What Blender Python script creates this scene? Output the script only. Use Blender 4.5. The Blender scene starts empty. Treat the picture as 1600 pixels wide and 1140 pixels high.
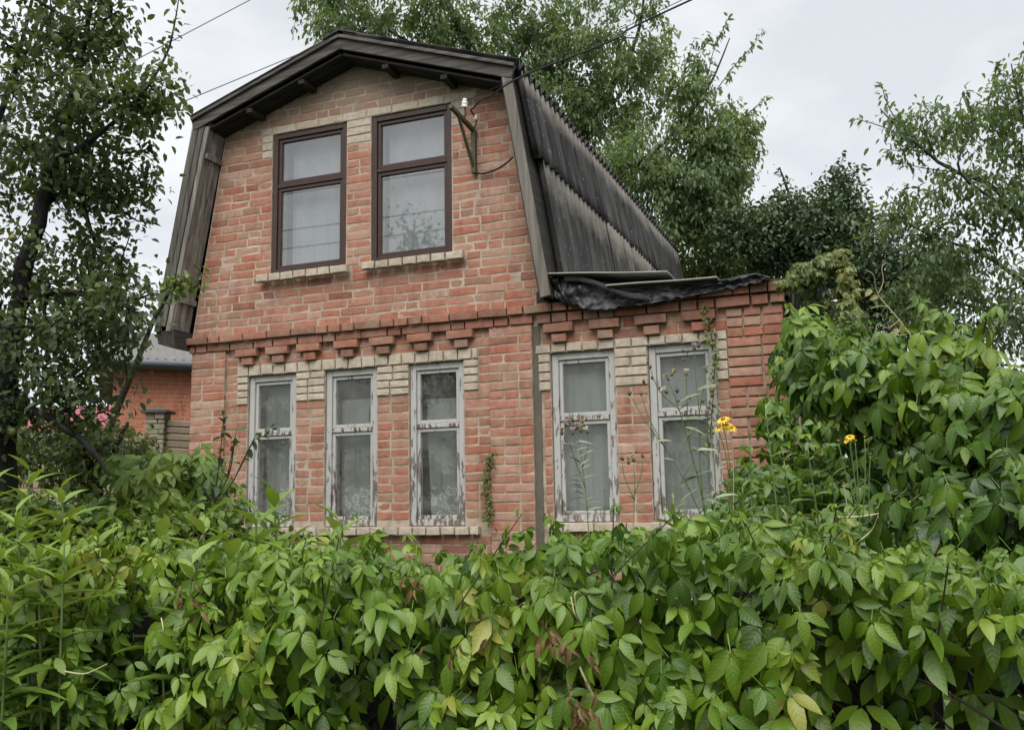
import bpy, math, random
import numpy as np
from mathutils import Vector, Matrix, noise

R_ = random.Random(7)
NR = np.random.RandomState(11)
scene = bpy.context.scene
col = scene.collection

# ------------------------------------------------------------------ camera
CAM = np.array([6.094, -7.302, 1.17])
YAW, PITCH, ROLL, FPX = -0.370, 0.145, -0.017, 1490.0
_f = np.array([math.sin(YAW) * math.cos(PITCH), math.cos(YAW) * math.cos(PITCH), math.sin(PITCH)])
_r = np.array([math.cos(YAW), -math.sin(YAW), 0.0])
_u = np.cross(_r, _f)
_R = _r * math.cos(ROLL) + _u * math.sin(ROLL)
_U = -_r * math.sin(ROLL) + _u * math.cos(ROLL)
cam_d = bpy.data.cameras.new("camera")
cam = bpy.data.objects.new("camera", cam_d)
col.objects.link(cam)
cam.matrix_world = Matrix(((_R[0], _U[0], -_f[0], CAM[0]), (_R[1], _U[1], -_f[1], CAM[1]),
                           (_R[2], _U[2], -_f[2], CAM[2]), (0, 0, 0, 1)))
cam_d.sensor_width = 36.0
cam_d.lens = 36.0 * FPX / 1600.0
cam_d.clip_start = 0.05
cam_d.clip_end = 1500.0
scene.camera = cam


def P(u, v, d):
    """a point of the place, measured on the photograph (1600 px wide) and at its distance d"""
    return CAM + d * (_f + (u - 800) / FPX * _R - (v - 570) / FPX * _U)


def PY(u, v, y):
    d = _f + (u - 800) / FPX * _R - (v - 570) / FPX * _U
    return CAM + d * (y - CAM[1]) / d[1]


def proj(p):
    d = np.asarray(p) - CAM
    z = d @ _f
    return 800 + FPX * (d @ _R) / z, 570 - FPX * (d @ _U) / z, z


# ------------------------------------------------------------------ sky, sun, exposure
SUN_EL, SUN_AZ = 58.0, 168.0      # degrees; azimuth clockwise from +y: the light comes over the street
w = bpy.data.worlds.new("World")
scene.world = w
w.use_nodes = True
nt = w.node_tree
nt.nodes.clear()
out = nt.nodes.new("ShaderNodeOutputWorld")
bg = nt.nodes.new("ShaderNodeBackground")
bg.inputs["Strength"].default_value = 0.1
sky = nt.nodes.new("ShaderNodeTexSky")
sky.sky_type = "NISHITA"
sky.sun_disc = False
sky.sun_elevation = math.radians(SUN_EL)
sky.sun_rotation = math.radians(SUN_AZ)
tc = nt.nodes.new("ShaderNodeTexCoord")
mp = nt.nodes.new("ShaderNodeMapping")
mp.inputs["Scale"].default_value = (1.0, 1.0, 2.2)
nz = nt.nodes.new("ShaderNodeTexNoise")
nz.inputs["Scale"].default_value = 2.9
nz.inputs["Detail"].default_value = 5.0
nz.inputs["Roughness"].default_value = 0.55
cr = nt.nodes.new("ShaderNodeValToRGB")
cr.color_ramp.elements[0].position = 0.38
cr.color_ramp.elements[0].color = (2.75, 2.85, 2.96, 1)
cr.color_ramp.elements[1].position = 0.62
cr.color_ramp.elements[1].color = (3.6, 3.64, 3.68, 1)
mx = nt.nodes.new("ShaderNodeMix")
mx.data_type = "RGBA"
mx.inputs[0].default_value = 0.94
L = nt.links.new
L(tc.outputs["Generated"], mp.inputs["Vector"])
L(mp.outputs["Vector"], nz.inputs["Vector"])
L(nz.outputs["Fac"], cr.inputs["Fac"])
L(sky.outputs["Color"], mx.inputs[6])
L(cr.outputs["Color"], mx.inputs[7])
L(mx.outputs[2], bg.inputs["Color"])
L(bg.outputs["Background"], out.inputs["Surface"])

sun_d = bpy.data.lights.new("sun", "SUN")
sun_d.energy = 1.5
sun_d.angle = math.radians(60)
sun_d.color = (1.0, 0.97, 0.92)
sun = bpy.data.objects.new("sun", sun_d)
col.objects.link(sun)
sun.location = (0, -20, 30)
_az = math.radians(SUN_AZ)
_sd = Vector((math.sin(_az) * math.cos(math.radians(SUN_EL)), math.cos(_az) * math.cos(math.radians(SUN_EL)),
              math.sin(math.radians(SUN_EL))))
sun.rotation_euler = _sd.to_track_quat("Z", "Y").to_euler()

vs = scene.view_settings
vs.view_transform = "Standard"
vs.look = "None"
vs.exposure = 1.5
vs.gamma = 1.0
vs.use_curve_mapping = False
scene.cycles.max_bounces = 8
scene.cycles.transparent_max_bounces = 16
scene.cycles.caustics_reflective = False
scene.cycles.caustics_refractive = False


# ------------------------------------------------------------------ material helpers
class M:
    def __init__(self, name):
        self.m = bpy.data.materials.new(name)
        self.m.use_nodes = True
        self.t = self.m.node_tree
        self.b = self.t.nodes["Principled BSDF"]
        self.out = self.t.nodes["Material Output"]

    def n(self, kind, **kw):
        x = self.t.nodes.new(kind)
        for k, v in kw.items():
            if k in x.inputs.keys():
                x.inputs[k].default_value = v
            else:
                setattr(x, k, v)
        return x

    def l(self, a, b):
        self.t.links.new(a, b)

    def coords(self, kind="Position", scale=(1, 1, 1)):
        if kind == "Position":
            o = self.n("ShaderNodeNewGeometry").outputs["Position"]
        else:
            o = self.n("ShaderNodeTexCoord").outputs[kind]
        mpp = self.n("ShaderNodeMapping")
        mpp.inputs["Scale"].default_value = scale
        self.l(o, mpp.inputs["Vector"])
        return mpp.outputs["Vector"]

    def noise(self, vec, scale, detail=4.0, rough=0.55):
        x = self.n("ShaderNodeTexNoise")
        x.inputs["Scale"].default_value = scale
        x.inputs["Detail"].default_value = detail
        x.inputs["Roughness"].default_value = rough
        self.l(vec, x.inputs["Vector"])
        return x.outputs["Fac"]

    def ramp(self, fac, stops):
        x = self.n("ShaderNodeValToRGB")
        e = x.color_ramp.elements
        while len(e) < len(stops):
            e.new(0.5)
        for i, (p, c) in enumerate(stops):
            e[i].position = p
            e[i].color = (c, c, c, 1) if isinstance(c, (int, float)) else (*c, 1)
        self.l(fac, x.inputs["Fac"])
        return x.outputs["Color"]

    def mix(self, fac, a, b, blend="MIX"):
        x = self.n("ShaderNodeMix")
        x.data_type = "RGBA"
        x.blend_type = blend
        for s, v in ((0, fac), (6, a), (7, b)):
            if isinstance(v, (int, float)):
                x.inputs[s].default_value = v if s == 0 else (v, v, v, 1)
            elif isinstance(v, tuple):
                x.inputs[s].default_value = (*v, 1)
            else:
                self.l(v, x.inputs[s])
        return x.outputs[2]

    def math(self, op, a, b=0.0):
        x = self.n("ShaderNodeMath")
        x.operation = op
        for s, v in ((0, a), (1, b)):
            if isinstance(v, (int, float)):
                x.inputs[s].default_value = v
            else:
                self.l(v, x.inputs[s])
        return x.outputs[0]

    def rand(self):
        a = self.n("ShaderNodeObjectInfo").outputs["Random"]
        b = self.n("ShaderNodeNewGeometry").outputs["Random Per Island"]
        return self.math("FRACT", self.math("ADD", a, b))

    def bump(self, h, strength=0.3, dist=0.01):
        x = self.n("ShaderNodeBump")
        x.inputs["Strength"].default_value = strength
        x.inputs["Distance"].default_value = dist
        self.l(h, x.inputs["Height"])
        self.l(x.outputs["Normal"], self.b.inputs["Normal"])

    def color(self, c):
        if isinstance(c, tuple):
            self.b.inputs["Base Color"].default_value = (*c, 1)
        else:
            self.l(c, self.b.inputs["Base Color"])

    def rough(self, r, spec=0.5):
        if isinstance(r, (int, float)):
            self.b.inputs["Roughness"].default_value = r
        else:
            self.l(r, self.b.inputs["Roughness"])
        self.b.inputs["Specular IOR Level"].default_value = spec
        return self


def simple(name, c, rough=0.7, var=0.25, scale=12.0, bump=0.15, spec=0.4):
    m = M(name)
    v = m.coords()
    f = m.noise(v, scale, 5)
    m.color(m.mix(f, tuple(x * (1 - var) for x in c), tuple(min(1, x * (1 + var)) for x in c)))
    m.rough(rough, spec)
    if bump:
        m.bump(m.noise(v, scale * 4, 4), bump, 0.01)
    return m.m


def brick_mat(name, stops, smear_col, smear=0.55, spots=True, damp=True, scale=1.0):
    m = M(name)
    v = m.coords()
    r = m.rand()
    base = m.ramp(r, stops)
    n1 = m.noise(v, 22 * scale, 6, 0.6)
    c = m.mix(m.ramp(n1, [(0.35, 0.0), (0.72, 0.75)]), base, m.mix(1.0, base, (0.62, 0.55, 0.52), "MULTIPLY"))
    n2 = m.noise(v, 4.2 * scale, 5, 0.62)
    n3 = m.noise(v, 1.1 * scale, 3, 0.5)
    sm = m.math("MULTIPLY", m.ramp(n2, [(0.42, 0.0), (0.68, 1.0)]), m.ramp(n3, [(0.35, 0.35), (0.65, 1.0)]))
    r2 = m.math("FRACT", m.math("MULTIPLY", r, 7.31))
    sm = m.math("MULTIPLY", sm, m.math("ADD", m.math("MULTIPLY", r2, 0.8), 0.3))
    c = m.mix(m.math("MULTIPLY", sm, smear), c, smear_col)
    if spots:
        n4 = m.noise(v, 34 * scale, 3, 0.5)
        c = m.mix(m.ramp(n4, [(0.66, 0.0), (0.78, 0.6)]), c, (0.13, 0.08, 0.06))
    st = m.noise(m.coords("Position", (5.5 * scale, 5.5, 0.9)), 1.0, 5, 0.6)
    c = m.mix(m.ramp(st, [(0.53, 0.0), (0.70, 0.62)]), c, m.mix(1.0, c, (0.50, 0.47, 0.44), "MULTIPLY"))
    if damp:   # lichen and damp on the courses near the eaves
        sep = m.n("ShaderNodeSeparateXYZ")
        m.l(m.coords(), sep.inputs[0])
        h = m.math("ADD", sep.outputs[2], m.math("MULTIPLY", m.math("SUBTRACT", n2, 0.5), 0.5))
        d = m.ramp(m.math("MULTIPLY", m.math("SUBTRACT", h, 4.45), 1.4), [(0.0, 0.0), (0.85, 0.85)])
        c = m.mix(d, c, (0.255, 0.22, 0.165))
    m.color(c)
    m.rough(0.88, 0.25)
    m.bump(m.noise(v, 110 * scale, 4, 0.65), 0.35, 0.004)
    return m.m


RED = [(0.0, (0.365, 0.135, 0.085)), (0.15, (0.43, 0.20, 0.142)), (0.3, (0.40, 0.21, 0.152)), (0.42, (0.27, 0.108, 0.074)),
       (0.55, (0.45, 0.27, 0.205)), (0.68, (0.31, 0.175, 0.115)), (0.78, (0.41, 0.15, 0.096)), (0.9, (0.38, 0.175, 0.12)), (1.0, (0.48, 0.32, 0.25))]
mat_brick = brick_mat("red_brick", RED, (0.42, 0.315, 0.22), 0.8)
mat_corbel = brick_mat("cornice_brick", [(0, (0.30, 0.115, 0.075)), (0.35, (0.34, 0.165, 0.115)), (0.6, (0.22, 0.11, 0.075)), (0.8, (0.31, 0.19, 0.13)),
                                         (1, (0.36, 0.15, 0.098))], (0.36, 0.27, 0.205), 0.8)
mat_light = brick_mat("silicate_brick", [(0, (0.50, 0.445, 0.35)), (0.5, (0.55, 0.495, 0.40)), (1, (0.46, 0.395, 0.305))],
                      (0.40, 0.33, 0.25), 0.4, spots=False, damp=False)
mat_far_brick = brick_mat("orange_brick", [(0, (0.50, 0.17, 0.095)), (0.5, (0.53, 0.205, 0.125)), (1, (0.47, 0.19, 0.115))],
                          (0.54, 0.30, 0.21), 0.45, damp=False)


def mortar_mat():
    m = M("mortar")
    v = m.coords()
    c = m.ramp(m.noise(v, 7, 6, 0.6), [(0.3, (0.26, 0.21, 0.16)), (0.5, (0.44, 0.365, 0.29)), (0.72, (0.57, 0.50, 0.415))])
    m.color(m.mix(m.ramp(m.noise(v, 1.3, 3), [(0.35, 0.0), (0.7, 0.7)]), c, m.mix(1.0, c, (0.66, 0.60, 0.55), "MULTIPLY")))
    m.rough(0.95, 0.2)
    m.bump(m.noise(v, 80, 5, 0.7), 0.6, 0.008)
    return m.m


mat_mortar = mortar_mat()


def wood_mat(name, dark, light, axis=2, grain=1.0, rough=0.85):
    m = M(name)
    s = [26 * grain] * 3
    s[axis] = 1.3
    v = m.coords("Object", tuple(s))
    g = m.noise(v, 1.0, 6, 0.62)
    c = m.ramp(g, [(0.3, dark), (0.7, light)])
    r = m.rand()
    c = m.mix(m.math("MULTIPLY", r, 0.45), c, m.mix(1.0, c, (0.5, 0.49, 0.47), "MULTIPLY"))
    m.color(c)
    m.rough(rough, 0.3)
    m.bump(g, 0.5, 0.006)
    return m.m


mat_wood = wood_mat("weathered_board", (0.028, 0.026, 0.024), (0.175, 0.16, 0.14))
mat_wood_x = wood_mat("weathered_board_level", (0.026, 0.025, 0.024), (0.17, 0.155, 0.138), 0)
mat_wood_y = wood_mat("dark_plank", (0.016, 0.015, 0.014), (0.05, 0.045, 0.04), 1)
mat_wood_grey = wood_mat("grey_lining_board", (0.07, 0.065, 0.06), (0.34, 0.315, 0.28))
mat_wood_soffit = wood_mat("sooty_soffit_board", (0.013, 0.013, 0.014), (0.04, 0.039, 0.038), 0)  # near-black colour deepens the shade under the eaves
mat_wood_r = wood_mat("sunbleached_board", (0.09, 0.083, 0.07), (0.24, 0.22, 0.19))
mat_dark_bark = wood_mat("dark_bark", (0.010, 0.009, 0.009), (0.035, 0.031, 0.028), 2, 1.2)
mat_trunk = wood_mat("bark", (0.020, 0.017, 0.015), (0.075, 0.065, 0.055), 2, 1.2)
mat_stem = simple("green_stem", (0.11, 0.17, 0.05), 0.6, 0.3, 40, 0)
mat_dry = simple("dry_stem", (0.40, 0.36, 0.2), 0.7, 0.25, 40, 0)
mat_vine = simple("vine_stem", (0.045, 0.035, 0.022), 0.8, 0.4, 30, 0.2)


def peel_mat(name, paint, bare, amount):
    m = M(name)
    v = m.coords("Position", (30, 30, 7))
    n1 = m.noise(v, 1.0, 6, 0.65)
    lo = m.noise(m.coords(), 2.4, 2)
    z = m.n("ShaderNodeSeparateXYZ")
    m.l(m.coords(), z.inputs[0])
    hgt = m.math("MULTIPLY", m.math("SUBTRACT", 1.95, z.outputs[2]), 0.10)
    f = m.math("ADD", m.math("ADD", n1, m.math("MULTIPLY", lo, 0.25)), hgt)
    k = m.ramp(f, [(0.70 - amount, 0.0), (0.735 - amount, 1.0)])
    g = m.noise(m.coords("Position", (60, 60, 3)), 1.0, 5)
    p = m.mix(m.noise(m.coords(), 16, 5), tuple(x * 0.82 for x in paint), paint)
    c = m.mix(k, p, m.ramp(g, [(0.3, tuple(x * 0.5 for x in bare)), (0.7, bare)]))
    m.color(c)
    m.rough(0.7, 0.3)
    m.bump(m.math("SUBTRACT", 1.0, k), 0.5, 0.003)
    return m.m


mat_white = peel_mat("peeling_white_paint", (0.46, 0.455, 0.44), (0.21, 0.18, 0.155), -0.01)
mat_whiter = peel_mat("peeling_white_rail", (0.47, 0.46, 0.44), (0.16, 0.10, 0.08), 0.08)
mat_brown = simple("brown_gloss_paint", (0.045, 0.021, 0.015), 0.38, 0.45, 18, 0.15, 0.5)


def sheet_mat():
    m = M("asbestos_cement")
    v = m.coords("Object")
    s = m.noise(m.coords("Object", (2, 9, 0.6)), 1.7, 5, 0.6)  # streaks down the slope; their dark contrast stands for shading in the waves
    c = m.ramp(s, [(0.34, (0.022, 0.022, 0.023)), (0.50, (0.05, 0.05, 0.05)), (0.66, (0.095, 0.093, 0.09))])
    uvn = m.n("ShaderNodeAttribute")
    uvn.attribute_name = "along"
    n2 = m.noise(v, 3.2, 6, 0.6)
    worn = m.math("ADD", uvn.outputs["Fac"], m.math("MULTIPLY", m.math("SUBTRACT", n2, 0.5), 0.55))
    k = m.ramp(worn, [(0.70, 0.0), (0.92, 0.85)])
    c = m.mix(k, c, m.mix(m.noise(v, 14, 4), (0.16, 0.145, 0.125), (0.32, 0.295, 0.26)))
    sp = m.noise(v, 30, 2)
    c = m.mix(m.ramp(sp, [(0.68, 0.0), (0.72, 0.7)]), c, (0.24, 0.25, 0.21))
    mo = m.noise(v, 6.5, 5, 0.65)
    c = m.mix(m.ramp(mo, [(0.58, 0.0), (0.7, 0.5)]), c, (0.075, 0.085, 0.045))
    r = m.rand()
    c = m.mix(m.math("MULTIPLY", r, 0.3), c, m.mix(1.0, c, (0.55, 0.56, 0.6), "MULTIPLY"))
    m.color(c)
    m.rough(0.9, 0.2)
    m.bump(m.noise(v, 60, 5), 0.4, 0.004)
    return m.m


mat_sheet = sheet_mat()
mat_slate = simple("grey_sheet_edge", (0.34, 0.33, 0.30), 0.85, 0.35, 9, 0.3)
mat_tarp = simple("black_tarp", (0.011, 0.012, 0.014), 0.42, 0.7, 9, 0.5, 0.5)
mat_metal = simple("rusty_bracket_paint", (0.075, 0.07, 0.04), 0.7, 0.6, 40, 0.3)
mat_black = simple("black_cable", (0.012, 0.012, 0.013), 0.5, 0.2, 10, 0)
mat_wire = simple("grey_wire", (0.14, 0.15, 0.18), 0.6, 0.1, 10, 0)
mat_porcelain = simple("white_porcelain", (0.75, 0.75, 0.72), 0.2, 0.05, 10, 0, 0.6)
mat_dark = simple("dark_interior", (0.05, 0.048, 0.045), 0.9, 0.3, 4, 0)
mat_render = simple("grey_render", (0.115, 0.10, 0.08), 0.95, 0.35, 9, 0.4)
mat_far_roof = simple("far_slate", (0.15, 0.148, 0.14), 0.9, 0.25, 5, 0.2)
mat_gutter = simple("far_gutter", (0.12, 0.14, 0.16), 0.5, 0.2, 5, 0)
mat_pink = simple("red_metal_roof", (0.30, 0.06, 0.085), 0.5, 0.25, 3, 0)
mat_stone = simple("fence_stone", (0.27, 0.235, 0.175), 0.95, 0.4, 10, 0.5)
mat_cap = simple("pillar_cap", (0.07, 0.065, 0.06), 0.9, 0.3, 10, 0.3)


def ground_mat():
    m = M("earth_and_grass")
    v = m.coords()
    c = m.ramp(m.noise(v, 1.7, 8, 0.65), [(0.3, (0.045, 0.035, 0.022)), (0.5, (0.05, 0.06, 0.022)), (0.7, (0.06, 0.09, 0.025))])
    m.color(c)
    m.rough(0.95, 0.2)
    m.bump(m.noise(v, 20, 6), 0.8, 0.05)
    return m.m


def asphalt_mat():
    m = M("old_asphalt")
    v = m.coords()
    m.color(m.ramp(m.noise(v, 60, 4), [(0.3, (0.035, 0.035, 0.036)), (0.7, (0.075, 0.073, 0.07))]))
    m.rough(0.9, 0.3)
    m.bump(m.noise(v, 120, 3), 0.5, 0.01)
    return m.m


def leaf_mat(name, stops, trans=0.28, rough=0.42, spec=0.5, tcol=None, vein=True):
    m = M(name)
    at = m.n("ShaderNodeAttribute")
    at.attribute_name = "tone"
    ob = m.n("ShaderNodeObjectInfo").outputs["Random"]
    t = m.math("ADD", at.outputs["Fac"], m.math("MULTIPLY", m.math("SUBTRACT", ob, 0.5), 0.35))
    c = m.ramp(t, stops)
    n = m.noise(m.coords(), 35, 3)
    c = m.mix(m.ramp(n, [(0.3, 0.0), (0.75, 0.35)]), c, m.mix(1.0, c, (0.62, 0.7, 0.5), "MULTIPLY"))
    bl = m.n("ShaderNodeAttribute")
    bl.attribute_name = "blade"
    sp_ = m.n("ShaderNodeSeparateXYZ")
    m.l(bl.outputs["Vector"], sp_.inputs[0])
    ax_ = m.math("ABSOLUTE", sp_.outputs[0])
    mid = m.ramp(ax_, [(0.0, 1.0), (0.10, 0.0)])
    wv_ = m.math("SINE", m.math("MULTIPLY", m.math("SUBTRACT", sp_.outputs[1], m.math("MULTIPLY", ax_, 0.22)), 46.0))
    ribs = m.math("MULTIPLY", m.ramp(wv_, [(0.80, 0.0), (1.0, 1.0)]), m.ramp(ax_, [(0.05, 1.0), (0.95, 0.2)]))
    vn = m.math("MAXIMUM", mid, m.math("MULTIPLY", ribs, 0.45))
    c = m.mix(m.math("MULTIPLY", vn, 0.27), c, m.mix(0.6, c, (0.30, 0.36, 0.12)))
    m.color(c)
    m.rough(rough, spec)
    if vein:
        m.bump(m.math("SUBTRACT", m.math("MULTIPLY", wv_, 0.5), mid), 0.2, 0.0015)
    tr = m.n("ShaderNodeBsdfTranslucent")
    m.l(m.mix(1.0, c, tcol or (1.25, 1.2, 0.55), "MULTIPLY"), tr.inputs["Color"])
    mxs = m.n("ShaderNodeMixShader")
    mxs.inputs[0].default_value = trans
    m.l(m.b.outputs[0], mxs.inputs[1])
    m.l(tr.outputs[0], mxs.inputs[2])
    m.l(mxs.outputs[0], m.out.inputs["Surface"])
    return m.m


mat_creeper = leaf_mat("creeper_leaf", [(0.0, (0.022, 0.062, 0.006)), (0.3, (0.057, 0.125, 0.008)), (0.6, (0.106, 0.192, 0.011)),
                                        (0.85, (0.172, 0.262, 0.018)), (1.0, (0.27, 0.28, 0.05))], 0.22, 0.38, 0.45)
mat_olive = leaf_mat("yellowing_creeper_leaf", [(0.0, (0.05, 0.075, 0.02)), (0.5, (0.12, 0.155, 0.035)), (0.85, (0.19, 0.2, 0.05)),
                                                (1.0, (0.2, 0.1, 0.045))])
mat_apple_leaf = leaf_mat("apple_leaf", [(0.0, (0.062, 0.088, 0.042)), (0.5, (0.125, 0.17, 0.078)), (0.85, (0.19, 0.23, 0.095)),
                                         (1.0, (0.25, 0.27, 0.1))], 0.4, 0.5, 0.4)
mat_cherry_leaf = leaf_mat("cherry_leaf", [(0.0, (0.105, 0.165, 0.088)), (0.5, (0.19, 0.265, 0.135)), (0.85, (0.26, 0.33, 0.15)),
                                           (1.0, (0.25, 0.28, 0.11))], 0.5, 0.5, 0.4)
mat_dark_leaf = leaf_mat("dark_leaf", [(0.0, (0.036, 0.066, 0.04)), (0.5, (0.068, 0.112, 0.06)), (0.9, (0.11, 0.155, 0.075)),
                                       (1.0, (0.09, 0.12, 0.05))], 0.2, 0.5, 0.4)
mat_bush_leaf = leaf_mat("bush_leaf", [(0.0, (0.035, 0.075, 0.022)), (0.5, (0.12, 0.195, 0.032)), (0.9, (0.19, 0.26, 0.045)),
                                       (1.0, (0.19, 0.24, 0.06))])
mat_weed_leaf = leaf_mat("weed_leaf", [(0.0, (0.07, 0.14, 0.022)), (0.5, (0.13, 0.22, 0.036)), (0.85, (0.21, 0.30, 0.06)),
                                       (1.0, (0.23, 0.32, 0.08))])
mat_thistle_leaf = leaf_mat("thistle_leaf", [(0.0, (0.08, 0.12, 0.05)), (0.5, (0.15, 0.2, 0.1)), (1.0, (0.33, 0.36, 0.26))], 0.2)
mat_dead = leaf_mat("withered_leaf", [(0.0, (0.11, 0.065, 0.03)), (0.5, (0.2, 0.115, 0.06)), (1.0, (0.3, 0.2, 0.11))], 0.2, 0.8, 0.2)
mat_head = simple("thistle_head", (0.095, 0.075, 0.045), 0.8, 0.4, 80, 0)
mat_purple = simple("thistle_flower", (0.50, 0.36, 0.45), 0.7, 0.25, 60, 0)
mat_fluff = simple("thistle_down", (0.62, 0.58, 0.48), 0.9, 0.15, 60, 0)
mat_yellow = simple("yellow_petal", (0.80, 0.56, 0.05), 0.6, 0.2, 60, 0)
mat_core = simple("flower_core", (0.24, 0.11, 0.02), 0.8, 0.3, 60, 0)
mat_apple = simple("apple_skin", (0.20, 0.20, 0.065), 0.45, 0.7, 30, 0, 0.5)


def glass_mat(ior=1.75):
    m = M("window_glass")
    v = m.coords()
    tr = m.n("ShaderNodeBsdfTransparent")
    tr.inputs["Color"].default_value = (0.975, 0.985, 0.98, 1)
    gl = m.n("ShaderNodeBsdfGlossy")
    gl.inputs["Roughness"].default_value = 0.02
    fr = m.n("ShaderNodeFresnel")
    fr.inputs["IOR"].default_value = ior
    mxs = m.n("ShaderNodeMixShader")
    bf = m.n("ShaderNodeNewGeometry").outputs["Backfacing"]
    m.l(m.math("MULTIPLY", fr.outputs[0], m.math("SUBTRACT", 1.0, bf)), mxs.inputs[0])
    m.l(tr.outputs[0], mxs.inputs[1])
    m.l(gl.outputs[0], mxs.inputs[2])
    df = m.n("ShaderNodeBsdfDiffuse")
    df.inputs["Color"].default_value = (0.42, 0.42, 0.38, 1)
    m2 = m.n("ShaderNodeMixShader")
    m.l(m.math("MULTIPLY", m.ramp(m.noise(v, 5, 6, 0.65), [(0.35, 0.03), (0.75, 0.22)]), m.math("SUBTRACT", 1.0, bf)), m2.inputs[0])
    m.l(mxs.outputs[0], m2.inputs[1])
    m.l(df.outputs[0], m2.inputs[2])
    m.l(m2.outputs[0], m.out.inputs["Surface"])
    return m.m


mat_glass = glass_mat(1.75)
mat_glass_up = glass_mat(3.2)


def curtain_mat(name, c, alpha, lace):
    m = M(name)
    v = m.coords("Object")
    dif = m.n("ShaderNodeBsdfDiffuse")
    trl = m.n("ShaderNodeBsdfTranslucent")
    tra = m.n("ShaderNodeBsdfTransparent")
    dif.inputs["Color"].default_value = (*c, 1)
    trl.inputs["Color"].default_value = (*c, 1)
    a = m.n("ShaderNodeMixShader")
    a.inputs[0].default_value = 0.35
    m.l(dif.outputs[0], a.inputs[1])
    m.l(trl.outputs[0], a.inputs[2])
    b = m.n("ShaderNodeMixShader")
    m.l(tra.outputs[0], b.inputs[1])
    m.l(a.outputs[0], b.inputs[2])
    if lace:
        vc = m.n("ShaderNodeTexVoronoi")
        vc.inputs["Scale"].default_value = 15
        m.l(v, vc.inputs["Vector"])
        edge = m.ramp(vc.outputs["Distance"], [(0.30, 0.0), (0.38, 1.0), (0.50, 1.0), (0.58, 0.0)])
        dot = m.ramp(vc.outputs["Distance"], [(0.14, 1.0), (0.22, 0.0)])
        sep = m.n("ShaderNodeSeparateXYZ")
        m.l(v, sep.inputs[0])
        hz = m.math("ADD", sep.outputs[2], m.math("MULTIPLY", m.math("SUBTRACT", m.noise(v, 5, 2), 0.5), 0.5))
        low = m.ramp(hz, [(0.30, 1.0), (0.36, 0.0)])
        v2 = m.n("ShaderNodeTexVoronoi")
        v2.inputs["Scale"].default_value = 3.6
        m.l(v, v2.inputs["Vector"])
        spot = m.ramp(v2.outputs["Distance"], [(0.075, 1.0), (0.1, 0.0)])
        pat = m.math("MAXIMUM", m.math("MULTIPLY", m.math("MAXIMUM", edge, dot), low), spot)
        al = m.math("ADD", m.math("MULTIPLY", pat, 0.46), alpha)
        m.l(al, b.inputs[0])
    else:
        b.inputs[0].default_value = alpha
    m.l(b.outputs[0], m.out.inputs["Surface"])
    return m.m


mat_tulle = curtain_mat("tulle_with_lace", (0.52, 0.56, 0.51), 0.52, True)
mat_net = curtain_mat("plain_net_curtain", (0.47, 0.51, 0.48), 0.62, False)
mat_white_curtain = curtain_mat("white_curtain", (0.46, 0.50, 0.53), 0.92, False)


# ------------------------------------------------------------------ mesh helpers
def link(o, parent=None):
    col.objects.link(o)
    if parent is not None:
        o.parent = parent
    return o


def tag(o, label=None, cat=None, group=None, kind=None):
    for k, v in (("label", label), ("category", cat), ("group", group), ("kind", kind)):
        if v:
            o[k] = v
    return o


def thing(name, label, cat, loc=(0, 0, 0), group=None):
    o = bpy.data.objects.new(name, None)
    o.empty_display_size = 0.2
    o.location = loc
    link(o)
    return tag(o, label, cat, group)


def root_loc(o):
    p = Vector((0, 0, 0))
    while o is not None:
        p = p + o.location
        o = o.parent
    return p


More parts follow.
